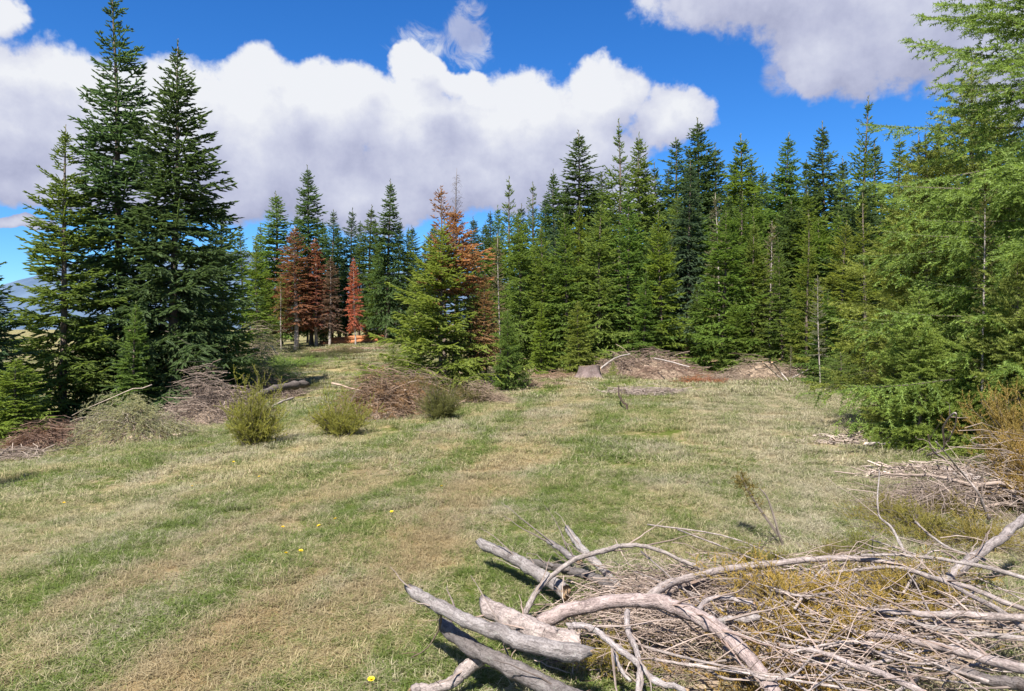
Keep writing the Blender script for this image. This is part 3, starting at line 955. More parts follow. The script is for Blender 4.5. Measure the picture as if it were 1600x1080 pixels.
# ------------------------------------------------------------------ bushes
def bush(seed, n, h, r, colour, flat=False, elem=0.085, ew=0.036, t='near2', spread=0.75, bend=0.15, nodes=9):
    """an upright juniper or a lying spray: many shoots from the root, needle tufts all round each. Returns (shoots, foliage) meshes"""
    rng = np.random.RandomState(seed)
    O, D, BP, BR, A = [], [], [], [], []
    for k in range(n):
        a = rng.uniform(0, 6.28)
        rr = r * math.sqrt(rng.rand())
        hh = h * rng.uniform(0.45, 1.1) * (1 - 0.45 * (rr / r) ** 2) * (0.8 + 0.28 * math.sin(2 * a + seed) + 0.18 * math.sin(5 * a + seed * 2))
        s = np.linspace(0, 1, 6)
        ox, oy = 0.25 * rr * math.cos(a), 0.25 * rr * math.sin(a)
        if flat:
            hx = rr * 1.2
            zz = hh * np.sin(s * math.pi * 0.62)
        else:
            hx = rr * spread
            zz = hh * s
        P = np.stack([ox + math.cos(a) * hx * s ** 1.2 + rng.normal(0, bend * r) * s * s, oy + math.sin(a) * hx * s ** 1.2 + rng.normal(0, bend * r) * s * s, zz], 1)
        BP.append(P)
        BR.append(np.linspace(0.009, 0.003, 6))
        m = nodes
        ss = rng.uniform(0.15, 1, m)
        o = np.stack([np.interp(ss, s, P[:, i]) for i in range(3)], 1)
        T_ = nrm(P[-1] - P[0])
        d = T_ * 0.8 + rng.normal(0, 0.6, (m, 3)) + np.array([0, 0, 0.25])
        for j in range(3):
            d = nrm(d)
            O.append(o.copy()); D.append(d.copy()); A.append(rng.uniform(0, 0.7, m) + 0.3 * ss)
            o = o + d * elem * 0.75
            d = d + rng.normal(0, 0.35, (m, 3)) + np.array([0, 0, 0.12])
    O = np.concatenate(O); D = np.concatenate(D); A = np.concatenate(A)
    L = elem * rng.uniform(0.8, 1.4, len(O))
    cv, ct, ca = sprays(O, D, L, ew * rng.uniform(0.8, 1.2, len(O)), A, t, rng)
    bv, bt = tubes(np.array(BP), np.array(BR), 3, cap=False)
    return mesh('shoots', bv, bt, M_LIMB), mesh('foliage', cv, ct, M_NEEDLE, {'var': ca})


def put_bush(ms, px, py, colour, label, name='juniper_bush', cat='bush', group=None, sc=(1, 1, 1), rz=0, h=0.0):
    p = at(px, py)
    t = empty(name, (p[0], p[1], p[2] - 0.02 + h), rz, sc)
    tag(t, label, cat, group)
    a = link('shoots', ms[0], t)
    f = link('foliage', ms[1], t)
    f.color = (*(COLS[colour] if isinstance(colour, str) else colour), 1)
    return t


jun = bush(301, 110, 1.0, 0.46, 'olive', spread=0.8, bend=0.28, nodes=14)
jun2 = bush(302, 80, 0.85, 0.48, 'olive', spread=0.85, bend=0.3, nodes=13)
GJ = 'juniper bushes in the meadow'
OL = (0.195, 0.195, 0.042)
put_bush(jun, 396, 698, OL, 'rounded olive yellow juniper bush standing alone in the left meadow', group=GJ, sc=(0.9, 0.85, 1.15))
put_bush(jun2, 531, 682, OL, 'small bushy juniper left of the brown brush heap', group=GJ, sc=(0.9, 0.8, 1.05))
put_bush(jun2, 574, 618, (0.10, 0.105, 0.035), 'darker narrow juniper behind the brown brush heap', group=GJ, sc=(0.55, 0.55, 1.2), rz=1)
put_bush(jun, 690, 655, (0.105, 0.11, 0.035), 'olive green juniper growing against the right side of the brown brush heap', group=GJ, sc=(0.95, 0.8, 0.75), rz=2)
put_bush(jun2, 735, 630, (0.12, 0.115, 0.04), 'low dull juniper between the brush heap and the pale straw clump', group=GJ, sc=(0.95, 0.8, 0.7), rz=2.6)
low = bush(303, 110, 0.42, 0.8, 'mid', flat=True)
GL = 'green growth beside the path'
for (px, py, c, s, lab) in [(455, 572, 'mid', 1.9, 'low green sprawling growth on the left of the path'), (500, 560, (0.10, 0.115, 0.045), 1.6, 'dull green low growth at the far end of the path'),
                            (545, 553, (0.13, 0.115, 0.06), 1.5, 'brownish low growth in front of the log stack'), (590, 590, 'light', 1.1, 'bright low growth right of the path'),
                            (480, 606, (0.11, 0.12, 0.04), 0.9, 'olive tuft at the right end of the dark log heap')]:
    put_bush(low, px, py, c, lab, name='low_shrub', cat='shrub', group=GL, sc=(s, s, s * 0.5), rz=px)

# golden shrub at the right edge and golden dead juniper sprays in front
gold = bush(304, 120, 1.25, 0.75, 'gold', elem=0.085, ew=0.045, nodes=22, spread=0.9, bend=0.3)
put_bush(gold, 1608, 752, (0.22, 0.165, 0.050), 'tall golden brown juniper at the right edge below the young firs', group='golden junipers on the right', sc=(0.62, 0.62, 0.95))
put_bush(gold, 1650, 800, (0.25, 0.175, 0.055), 'golden juniper cut by the right edge nearer the brush pile', group='golden junipers on the right', sc=(0.6, 0.6, 0.7), rz=2)
gsp = bush(305, 90, 0.30, 0.62, 'gold', flat=True, elem=0.06, ew=0.028, nodes=8)
GS = 'golden juniper sprays round the brush pile'
for (px, py, c, s, h, lab) in [(1235, 985, (0.31, 0.225, 0.058), 0.66, 0.13, 'large golden spray of dying juniper inside the brush pile'),
                               (1225, 1085, (0.28, 0.19, 0.05), 0.6, 0.0, 'golden spray at the bottom edge beside the thick curved branch'),
                               (1440, 835, (0.19, 0.175, 0.045), 0.62, 0.0, 'olive golden juniper behind the brush pile'),
                               (1345, 862, (0.16, 0.165, 0.045), 0.40, 0.0, 'olive juniper tuft behind the long arched branch'),
                               (1520, 850, (0.22, 0.18, 0.05), 0.6, 0.0, 'golden juniper patch behind the right end of the brush pile'),
                               (1190, 905, (0.17, 0.16, 0.04), 0.35, 0.1, 'small olive sprig under the long arched branch'),
                               (955, 1045, (0.27, 0.22, 0.05), 0.32, 0.05, 'small yellow spray between the front branches'),
                               (1420, 960, (0.27, 0.205, 0.055), 0.6, 0.10, 'golden wisp among the long grey branches'),
                               (1340, 1030, (0.29, 0.21, 0.055), 0.6, 0.10, 'golden wisp at the bottom among the grey branches'), (1395, 812, (0.19, 0.165, 0.045), 0.5, 0.0, 'olive golden tuft left of the thin bare switch'),
                               (1480, 800, (0.20, 0.17, 0.05), 0.5, 0.0, 'golden tuft in the grass before the bare looping branch'), (1300, 875, (0.17, 0.15, 0.045), 0.35, 0.0, 'dull olive tuft behind the middle of the longest branch')]:
    put_bush(gsp, px, py, c, lab, name='juniper_spray', cat='juniper', group=GS, sc=(s, s, s * 1.1), rz=px * 0.7, h=h)


# ------------------------------------------------------------------ brush heaps
def arch_twigs(rng, n, rx, ry, h, ln=(0.4, 1.1), rad=(0.006, 0.012), droop=0.25, radial=0.35, m=6):
    """curved sticks lying over each other in a dome rx * ry * h"""
    a = rng.uniform(0, 6.28, n)
    q = np.sqrt(rng.rand(n))
    cx, cy = rx * q * np.cos(a), ry * q * np.sin(a)
    ph = rng.uniform(0, 6.28, 4)
    rag = 0.72 + 0.34 * np.sin(cx / rx * 4.1 + ph[0]) * np.cos(cy / ry * 3.3 + ph[1]) + 0.22 * np.sin(cx / rx * 8.3 + ph[2])
    cz = h * (1 - q ** 2) * np.clip(rag, 0.25, 1.25) * rng.uniform(0.25, 1.0, n) + 0.02
    th = np.where(rng.rand(n) < radial, np.arctan2(cy / ry, cx / rx) + rng.normal(0, 0.35, n), rng.uniform(0, 6.28, n))
    l = rng.uniform(*ln, n)
    s = np.linspace(-0.5, 0.5, m)
    d = np.stack([np.cos(th), np.sin(th), rng.normal(0, 0.16, n) - 0.10 * q], 1)
    P = np.stack([cx, cy, cz], 1)[:, None] + d[:, None] * (l[:, None] * s)[..., None]
    bend = rng.normal(0, 0.16, n)
    P[..., 0] += (-np.sin(th) * bend * l)[:, None] * (s * s * 2)
    P[..., 1] += (np.cos(th) * bend * l)[:, None] * (s * s * 2)
    P[..., 2] -= (droop * l * rng.uniform(0.2, 1.2, n))[:, None] * (s + 0.15) ** 2
    P += rng.normal(0, 0.008, P.shape)
    P[..., 2] = np.maximum(P[..., 2], 0.01)
    r = rng.uniform(*rad, n)[:, None] * np.linspace(1, 0.4, m)
    return P, r


def heap(px, py, rx, ry, h, n, label, name='brush_heap', twig=(1, 1, 1), foliage=None, nf=0, ln=(0.4, 1.1), rad=(0.006, 0.014), droop=0.3, radial=0.4,
         seed=1, group='heaps of cut branches', rz=0.0, mound=None, elem=0.12):
    rng = np.random.RandomState(seed)
    p = at(px, py)
    t = empty(name, (p[0], p[1], p[2] - 0.03), rz)
    tag(t, label, 'brush heap', group)
    h *= 1.25
    twig = tuple(0.8 * a_ + 0.2 * b_ for a_, b_ in zip(twig, (0.9, 0.86, 0.80)))
    P, r = arch_twigs(rng, int(n * 1.5), rx, ry, h, ln, (rad[0] * 0.5, rad[1] * 0.62), droop, radial)
    P += 0.03 * rng.normal(0, 1, P.shape) * np.minimum(1, np.array([1, 1, 0.6]))
    P[..., 2] = np.maximum(P[..., 2], 0.01)
    v, f = tubes(P, r, 3, cap=False)
    o = link('twigs', mesh('twigs', v, f, M_TWIG), t)
    o.color = (*(0.66 * c_ for c_ in twig), 1)
    o['kind'] = 'stuff'
    if mound:
        na, nr = 26, 9
        aa, qq = np.meshgrid(np.linspace(0, 2 * math.pi, na, endpoint=False), np.linspace(0.02, 1, nr))
        zz = 0.75 * mound * (1 - qq ** 2) * (1 + 0.18 * np.sin(aa * 3 + seed) + 0.12 * np.sin(aa * 7 + qq * 9)) + 0.035 * rng.randn(nr, na) * (1 - qq) - 0.03
        V = np.stack([rx * 1.02 * qq * np.cos(aa), ry * 1.02 * qq * np.sin(aa), zz], -1).reshape(-1, 3)
        ii = np.arange(nr * na).reshape(nr, na)
        Qd = np.stack([ii[:-1], np.roll(ii[:-1], -1, 1), np.roll(ii[1:], -1, 1), ii[1:]], -1).reshape(-1, 4)
        link('litter_mound', mesh('litter_mound', V, Qd, M_LITTER, smooth=True), t)
    if rx > 0.55 and h > 0.3:
        PS, rS = arch_twigs(rng, 7, rx * 0.8, ry * 0.8, h * 0.95, (0.7, 1.5), (0.012, 0.026), 0.15, 0.5, 8)
        PS += rng.normal(0, 0.012, PS.shape)
        for k in range(len(PS)):
            v, f = tubes(PS[k:k + 1], rS[k:k + 1], 6)
            o = link('stick', mesh('stick', v, f, M_TWIG, smooth=True), t)
            gq = rng.uniform(0.5, 1.25)
            o.color = (gq * (0.5 + 0.5 * twig[0]), gq * (0.48 + 0.48 * twig[1]), gq * (0.46 + 0.46 * twig[2]), 1)
    if foliage is not None:
        nf = int(nf * 0.8)
        P, r = arch_twigs(rng, nf, rx, ry, h * 1.05, (ln[0], ln[1] * 0.9), (0.005, 0.008), droop, radial, 9)
        D = nrm(np.gradient(P, axis=1))
        O = P.reshape(-1, 3)
        D = D.reshape(-1, 3) + rng.normal(0, 0.3, (len(O), 3))
        D2 = D + rng.normal(0, 0.8, D.shape)
        O = np.concatenate([O, O]); D = np.concatenate([D, D2])
        D[:, 2] -= 0.25
        A = rng.uniform(0, 1, len(O))
        v, f, a = sprays(O, D, np.full(len(O), elem) * rng.uniform(0.7, 1.3, len(O)), np.full(len(O), 0.04), A, 'near2', rng)
        o = link('foliage', mesh('foliage', v, f, M_NEEDLE, {'var': a}), t)
        o.color = (*foliage, 1)
        o['kind'] = 'stuff'
    return t


M_LITTER = bark_material('needle_litter', (0.11, 0.075, 0.05), (0.34, 0.26, 0.19), 22, 1.0, 0.9)
TW_GREY = (0.85, 0.82, 0.82)
heap(605, 650, 0.9, 0.8, 1.0, 620, 'reddish brown heap of dead juniper brush in front of the middle clump', twig=(0.85, 0.66, 0.5), foliage=(0.20, 0.125, 0.07), nf=240,
     seed=2, mound=0.45)
heap(652, 640, 0.8, 0.7, 1.0, 320, 'grey brown part of the brush heap below the bushy bright spruce', twig=(0.8, 0.68, 0.55), foliage=(0.16, 0.125, 0.055), nf=200, seed=3, mound=0.5)
heap(757, 630, 0.55, 0.4, 0.6, 520, 'pale straw coloured clump of dry twigs beside the middle clump', twig=(1.25, 1.1, 0.9), ln=(0.25, 0.6), rad=(0.004, 0.007), seed=4, radial=0.8)
heap(212, 688, 1.15, 0.75, 0.9, 260, 'pale grey green heap of drooping spruce branches under the left trees', twig=(0.95, 0.95, 0.82), foliage=(0.25, 0.25, 0.155), nf=520, droop=0.75, radial=0.9, seed=5,
     mound=0.45)
heap(328, 658, 1.05, 0.9, 1.05, 760, 'rounded heap of grey dead twigs right of the left trunks', twig=(0.95, 0.86, 0.80), seed=6, mound=0.5, ln=(0.5, 1.3))
heap(85, 700, 0.75, 0.6, 0.48, 420, 'rusty brown heap of dead brush at the foot of the left trees', twig=(0.62, 0.42, 0.34), foliage=(0.14, 0.08, 0.055), nf=120, seed=7, mound=0.3)
heap(135, 690, 0.6, 0.5, 0.42, 260, 'dark brown brush heap between the rusty heap and the pale drooping heap', twig=(0.5, 0.42, 0.38), seed=27, mound=0.25)
heap(20, 716, 0.7, 0.4, 0.20, 120, 'low scatter of bleached sticks at the left picture edge', twig=(1.0, 0.95, 0.9), seed=8, ln=(0.5, 1.2), rad=(0.007, 0.013))
heap(425, 622, 1.3, 0.8, 0.65, 520, 'dark heap of twigs around the dark log left of the path', twig=(0.55, 0.48, 0.44), seed=9, mound=0.3)
heap(405, 598, 1.6, 1.2, 1.5, 160, 'large green heap of felled spruce tops behind the grey twig heap', foliage=(0.15, 0.21, 0.075), nf=520, droop=0.4, radial=0.7, seed=10, ln=(0.7, 1.6), elem=0.16)
heap(400, 566, 1.3, 1.2, 1.7, 320, 'tall heap of pale dry spruce tops at the foot of the far trees', twig=(0.95, 0.9, 0.75), foliage=(0.19, 0.19, 0.10), nf=260, seed=11, ln=(0.8, 1.9), rad=(0.008, 0.018), elem=0.16, radial=0.8)
heap(1010, 583, 1.75, 1.2, 0.85, 800, 'broad debris mound of brown litter and sticks behind the grey stump', twig=(0.95, 0.82, 0.75), seed=12, mound=0.62, ln=(0.5, 1.6), rad=(0.006, 0.018))
heap(1045, 590, 1.3, 0.8, 0.55, 420, 'reddish brown litter mound in front of the broad debris mound', twig=(0.75, 0.55, 0.46), seed=13, mound=0.42)
heap(1190, 588, 1.2, 0.8, 0.55, 500, 'flat topped debris mound covered with straw and stones', twig=(0.95, 0.86, 0.72), seed=14, mound=0.5)
heap(1130, 594, 1.0, 0.6, 0.22, 160, 'low litter of sticks between the two debris mounds', twig=(0.9, 0.8, 0.7), seed=41, mound=0.1)
heap(835, 604, 1.1, 0.5, 0.2, 160, 'straw coloured litter of twigs beside the small green spruce', twig=(1.0, 0.85, 0.66), seed=42, mound=0.08)
heap(1255, 590, 0.8, 0.6, 0.35, 160, 'small brush heap left of the low green bush', twig=(0.9, 0.82, 0.75), seed=15, mound=0.2)
heap(1010, 615, 1.15, 0.55, 0.16, 330, 'spread of pale grey sticks lying on the grass before the mounds', twig=(1.25, 1.2, 1.2), seed=16, ln=(0.4, 1.1), rad=(0.006, 0.014), radial=0.1)
heap(1095, 598, 0.75, 0.4, 0.20, 60, 'flat orange patch of dead spruce branches in front of the mounds', twig=(0.8, 0.5, 0.38), foliage=(0.30, 0.135, 0.07), nf=70, seed=17)
heap(1345, 690, 1.0, 0.35, 0.10, 190, 'row of bleached wood splinters beside the near young fir', twig=(1.5, 1.45, 1.42), seed=18, ln=(0.15, 0.7), rad=(0.006, 0.02), radial=0.0)
heap(1455, 742, 0.75, 0.35, 0.12, 190, 'pale scatter of broken sticks and bark nearer to the golden juniper', twig=(1.35, 1.28, 1.25), seed=19, ln=(0.15, 0.7), rad=(0.006, 0.02), radial=0.0)
heap(880, 590, 1.6, 0.8, 0.16, 200, 'low brown litter left of the grey stump', twig=(0.85, 0.62, 0.45), seed=20, mound=0.12)
heap(560, 548, 2.4, 0.7, 0.22, 220, 'brown forest litter around the log stack', twig=(0.8, 0.5, 0.36), seed=21, mound=0.22, ln=(0.4, 1.2))
heap(1545, 790, 0.9, 0.6, 0.55, 420, 'tangle of fine grey twigs under the golden juniper', twig=(0.95, 0.88, 0.85), seed=22, ln=(0.35, 1.0), rad=(0.003, 0.008))


# ------------------------------------------------------------------ logs and single branches
def stick(name, pts, r0, r1, label, cat='branch', group=None, sides=8, colour=(1, 1, 1), n=22, seed=0, lump=0.06, mat=None, stubs=0, cut=False, lumpy=0.006):
    rng = np.random.RandomState(seed + int(abs(pts[0][0]) * 100))
    big = max(r0, r1) > 0.012
    if big:
        n = int(n * 2.2)
        sides += 3
    P = spline(pts, n)
    wv = np.cumsum(rng.normal(0, 1, (n, 3)), 0)
    wv -= np.linspace(0, 1, n)[:, None] * wv[-1]
    P += wv * lumpy * 0.36 * min(1.0, max(r0, r1) / 0.02)
    o0 = P[0].copy()
    P = P - o0
    r = np.linspace(r0, r1, n)
    sl = np.concatenate([[0], np.cumsum(np.linalg.norm(np.diff(P, axis=0), axis=1))])
    kn = 1 + 0.04 * np.sin(sl * 9 + seed) + 0.025 * rng.randn(n)
    for _ in range(int(2 + sl[-1] * 4)):                     # knots and branch collars
        kn += rng.uniform(0.05, 0.22) * np.exp(-((sl - rng.uniform(0, sl[-1])) / (0.7 * max(r0, r1))) ** 2)
    ang = np.linspace(0, 2 * math.pi, sides, endpoint=False)
    v, f = tubes(P[None], (r * kn)[None], sides, rng, lump * 0.8)
    if big:                                                  # broken, slanting ends
        v = v.reshape(n, sides, 3)
        for e, i in ((0, 1), (n - 1, n - 2)):
            d = nrm(P[e] - P[i])
            v[e] += d * (max(r0, r1) * rng.uniform(-0.9, 0.9, (sides, 1)) * 0.5 + max(r0, r1) * 0.9 * np.cos(ang + rng.uniform(0, 6))[:, None])
            v[e] = P[e] + (v[e] - P[e]) * np.array([0.9, 0.9, 0.9])
        v = v.reshape(-1, 3)
    mi = np.zeros(len(f), int)
    if cut or big:
        mi[-2 * (sides - 2):] = 1
    rr_ = np.repeat(r, sides)
    av = {'al': np.repeat(sl, sides), 'ca': rr_ * np.tile(np.cos(ang), n), 'sa': rr_ * np.tile(np.sin(ang), n)}
    ob = link(name, mesh(name, v, f, mats=[mat or M_BOUGH, M_CUT], smooth=True, mi=mi, attrs=av), None, o0)
    ob.color = (*(0.80 * c_ for c_ in colour), 1)
    tag(ob, label, cat, group)
    if stubs:
        BP, BR = [], []
        for k in range(stubs):
            i = rng.randint(2, n - 2)
            tg = nrm(P[i + 1] - P[i]) * (1 if r1 <= r0 else -1)
            sd_ = nrm(np.cross(tg, rng.normal(0, 1, 3)))
            d = nrm(tg * 0.85 + sd_ * rng.uniform(0.35, 0.9) + np.array([0, 0, 0.12]))
            l = rng.uniform(0.10, 0.42)
            w = np.linspace(0, 1, 7)[:, None]
            kk_ = np.cumsum(rng.normal(0, 0.012, (7, 3)), 0) * w
            BP.append(P[i] + d * l * w + (tg * 0.25 - sd_ * 0.1) * l * w * w + kk_)
            BR.append(np.linspace(min(0.007, r[i] * 0.5), 0.0015, 7))
        sv, sf = tubes(np.array(BP), np.array(BR), 4, cap=False)
        so = link('side_twigs', mesh('side_twigs', sv, sf, M_TWIG), ob)
        so.color = (*(0.62 * c_ for c_ in colour), 1)
        so['kind'] = 'stuff'
    return ob


def PH(*a):
    return [at(px, py, h) for px, py, h in a]


GP = 'logs and branches of the front brush pile'
LG = (0.92, 0.88, 0.88)
FRONT = [
    ('log', [(644, 921, .40), (689, 951, .37), (755, 984, .34), (830, 1011, .30), (914, 1023, .27)], .026, .040, 'grey smooth log with a pointed broken end jutting out farthest left of the brush pile', (0.80, 0.77, 0.78), 4),
    ('log', [(690, 976, .22), (740, 1009, .22), (800, 1041, .20), (869, 1078, .18), (915, 1100, .16)], .034, .042, 'dark shaded log lying just below the pointed grey log', (0.50, 0.47, 0.47), 3),  # shade on this log is put into its darker tint
    ('log', [(761, 949, .22), (812, 972, .24), (860, 996, .24), (900, 1013, .22)], .048, .058, 'thick pale stripped log in the left of the brush pile', (1.12, 1.0, 0.97), 3),
    ('log', [(753, 849, .20), (800, 873, .17), (848, 903, .14), (884, 926, .10)], .036, .042, 'grey lichen covered log pointing up left at the back of the brush pile', (0.80, 0.77, 0.77), 5),
    ('log', [(830, 879, .10), (875, 888, .12), (920, 900, .12), (968, 926, .10)], .024, .030, 'dark mossy log beside the lichen covered log', (0.42, 0.40, 0.40), 6),
    ('broken_branch', [(857, 846, .18), (884, 862, .15), (905, 878, .12)], .018, .022, 'short broken stub between the lichen covered log and the upright one', (0.62, 0.6, 0.62), 4),
    ('log', [(887, 827, .30), (902, 846, .24), (917, 867, .18), (944, 891, .12), (972, 922, .06)], .021, .027, 'lichen grey branch whose cut end stands highest at the back of the pile', (0.88, 0.86, 0.86), 4),
    ('log', [(842, 974, .18), (890, 954, .26), (950, 942, .32), (1010, 939, .36), (1055, 945, .36), (1090, 962, .33), (1127, 987, .28), (1161, 1020, .24), (1188, 1054, .2), (1218, 1098, .16)],
     .036, .032, 'thick arched pinkish trunk bending over the middle of the brush pile', (1.08, 0.92, 0.90), 8),
    ('dead_branch', [(818, 962, .10), (842, 921, .18), (890, 885, .24), (950, 864, .28), (980, 856, .29), (1016, 859, .28), (1055, 873, .25), (1100, 893, .2)], .017, .011,
     'slender branch arching high over the back logs', (0.95, 0.88, 0.84), 5),
    ('log', [(645, 1078, .05), (704, 1068, .08), (752, 1027, .16)], .020, .034, 'pale log at the bottom left corner of the brush pile', (1.1, 1.0, 0.97), 2),
    ('dead_branch', [(887, 978, .30), (908, 975, .32), (935, 984, .32), (956, 1002, .30), (998, 1035, .26), (1028, 1065, .22), (1075, 1080, .2)], .016, .012,
     'crooked pale branch winding down right of the pointed grey log', (1.05, 1.0, 1.02), 6),
    ('dead_branch', [(980, 955, .34), (983, 987, .30), (1001, 1035, .26), (997, 1085, .2)], .014, .010, 'pale branch hanging straight down from the arched trunk', (1.05, 0.98, 0.98), 4),
    ('dead_branch', [(956, 1002, .28), (968, 1040, .24), (985, 1065, .2)], .010, .007, 'thin fork dropping from the crooked pale branch', (1.05, 1.0, 1.0), 2),
    ('dead_branch', [(1013, 934, .26), (1046, 911, .28), (1090, 897, .28), (1148, 883, .28), (1208, 877, .28), (1296, 870, .28), (1350, 873, .27), (1397, 882, .26), (1448, 899, .26),
                     (1515, 920, .27), (1610, 956, .28)], .024, .011, 'longest pale branch running the whole width along the back of the brush pile', (1.05, 0.95, 0.92), 9),
    ('dead_branch', [(1345, 868, .30), (1400, 868, .31), (1465, 873, .31), (1532, 886, .31), (1612, 906, .31)], .008, .012, 'thin pale branch lying above the longest one at the right end', (1.0, 0.93, 0.90), 5),
    ('dead_branch', [(1318, 980, .22), (1397, 997, .25), (1465, 1010, .27), (1532, 1027, .28), (1612, 1050, .3)], .011, .022, 'straight pale branch crossing the lower right of the pile', (1.08, 0.96, 0.94), 8),
    ('dead_branch', [(1320, 963, .20), (1357, 953, .26), (1431, 958, .29), (1515, 960, .3), (1612, 967, .31)], .010, .018, 'pale branch hooked at its left tip in the middle right of the pile', (1.05, 0.95, 0.92), 7),
    ('dead_branch', [(1215, 1007, .22), (1279, 1017, .26), (1347, 1040, .27), (1397, 1061, .27), (1450, 1086, .26)], .009, .014, 'pale branch slanting out of the golden spray to the bottom edge', (1.1, 0.98, 0.96), 7),
    ('dead_branch', [(1440, 1032, .2), (1515, 1049, .22), (1612, 1074, .24)], .018, .024, 'dark branch at the bottom right corner of the pile', (0.5, 0.46, 0.46), 4),
    ('dead_branch', [(1470, 912, .16), (1526, 868, .26), (1566, 838, .34), (1602, 806, .42)], .032, .024, 'stout grey branch rising to the right edge behind the pile', (0.88, 0.82, 0.82), 7),
    ('dead_branch', [(1374, 735, .62), (1372, 800, .42), (1394, 825, .34), (1416, 870, .22)], .004, .010, 'thin bare switch standing up behind the long branch', (1.0, 0.95, 0.92), 3),
    ('dead_branch', [(1430, 815, .35), (1455, 838, .30), (1490, 860, .25), (1540, 876, .22)], .006, .010, 'thin bare twig leaning over the golden juniper patch', (1.0, 0.95, 0.92), 4),
    ('dead_branch', [(1275, 898, .22), (1340, 893, .24), (1400, 889, .25), (1460, 906, .26), (1530, 938, .26), (1605, 985, .27)], .007, .014, 'slim branch running just under the longest pale one', (1.0, 0.92, 0.9), 6),
    ('dead_branch', [(1275, 930, .2), (1340, 947, .23), (1400, 968, .24), (1470, 982, .25), (1610, 1000, .26)], .007, .013, 'slim grey branch between the hooked and the straight one', (0.9, 0.84, 0.82), 6),
    ('dead_branch', [(1085, 962, .26), (1105, 940, .28), (1140, 936, .28), (1180, 944, .27)], .014, .010, 'short hooked branch beside the bend of the arched trunk', (1.0, 0.92, 0.92), 3),
    ('dead_branch', [(1120, 972, .22), (1150, 968, .23), (1188, 966, .22)], .017, .014, 'short cut stub right of the bend of the arched trunk', (0.95, 0.9, 0.9), 2),
    ('dead_branch', [(1040, 925, .18), (1075, 912, .2), (1110, 905, .2)], .018, .016, 'short brown branch under the left end of the longest one', (0.85, 0.72, 0.66), 3),
    ('dead_branch', [(690, 952, .36), (687, 980, .24), (668, 1012, .12), (642, 1028, .05)], .005, .003, 'fine twig hanging from the pointed grey log', (0.62, 0.5, 0.38), 2),
]
for k, (nm, pts, r0, r1, lab, colr, st) in enumerate(FRONT):
    stick(nm, PH(*pts), r0, r1, lab, 'log' if nm == 'log' else 'branch', GP, 10 if r0 > .02 else 7, colr, 34 if len(pts) > 5 else 20, k, 0.05, stubs=st)

rs = np.random.RandomState(77)
ADD = ['thin grey stick in the tangle at the right end of the brush pile']
for k in range(64):      # further single sticks of the pile, too alike to tell apart
    px = rs.uniform(1130, 1590)
    py = rs.uniform(890, 1075)
    l = rs.uniform(120, 420)
    sl = rs.normal(0.16, 0.16)
    h0, h1 = rs.uniform(.10, .26, 2)
    b = rs.normal(0, 30)
    pts = [(px - l / 2, py - l / 2 * sl, h0), (px - l / 6, py - l / 6 * sl - b, (h0 + h1) / 2 + .03), (px + l / 5, py + l / 5 * sl - b, (h0 + h1) / 2 + .03), (px + l / 2, py + l / 2 * sl, h1)]
    pts = [(a, min(c, 1120), h) for a, c, h in pts]
    if rs.rand() < 0.3:
        pts = pts[::-1]
    g_ = rs.uniform(0.95, 1.35)
    stick('dead_branch', PH(*pts), rs.uniform(.004, .009), rs.uniform(.0025, .0045), ADD[0], 'branch', 'thin sticks of the brush pile', 5, (g_, g_ * 0.91, g_ * 0.88), 14, k, 0.05, stubs=5)


def pile_twigs(name, poly, n, seed, ln, rad, hmax, colr, label):
    """fine dead twigs filling the pile: sticks over the ground patch seen between the given pixels"""
    rng = np.random.RandomState(seed)
    c = np.array([at(px, py) for px, py in poly])
    O = []
    while len(O) < n:
        w = rng.dirichlet(np.ones(len(c)) * 0.7)
        O.append(w @ c)
    O = np.array(O)
    O[:, 2] = hz(O[:, 0], O[:, 1]) + hmax * rng.uniform(0.02, 1, n) ** 1.1
    th = np.where(rng.rand(n) < 0.55, rng.normal(-0.25, 0.5, n), rng.uniform(0, 6.28, n))
    l = rng.uniform(*ln, n)
    m = 7
    s = np.linspace(-0.5, 0.5, m)
    d = np.stack([np.cos(th), np.sin(th), rng.normal(0, 0.20, n)], 1)
    P = O[:, None] + d[:, None] * (l[:, None] * s)[..., None]
    bend = rng.normal(0, 0.22, n)
    P[..., 0] += (-np.sin(th) * bend * l)[:, None] * (s * s * 2)
    P[..., 1] += (np.cos(th) * bend * l)[:, None] * (s * s * 2)
    P[..., 2] += (rng.normal(-0.25, 0.25, n) * l)[:, None] * (s * s * 2)
    P += rng.normal(0, 0.006, P.shape)
    g_ = hz(P[..., 0], P[..., 1]) + 0.006
    P[..., 2] = np.maximum(P[..., 2], g_)
    r = rng.uniform(*rad, n)[:, None] * np.linspace(1, 0.35, m)
    v, f = tubes(P, r, 3, cap=False)
    o = link(name, mesh(name, v, f, M_TWIG, smooth=True))
    o.color = (*colr, 1)
    tag(o, label, 'twigs', None, 'stuff')
    return o


pile_twigs('twig_tangle', [(860, 905), (1090, 885), (1650, 865), (1660, 1110), (1000, 1110), (760, 1075), (900, 960)], 1800, 5, (0.15, 0.65), (.0015, .004), .20, (0.82, 0.76, 0.73),
           'fine grey dead twigs filling the front brush pile')
pile_twigs('fallen_twigs', [(860, 905), (1090, 885), (1650, 865), (1660, 1110), (1000, 1110), (700, 1100), (850, 960)], 1000, 6, (0.06, 0.28), (.002, .005), .07, (0.42, 0.34, 0.29),
           'dark brown twig litter on the ground under the brush pile')

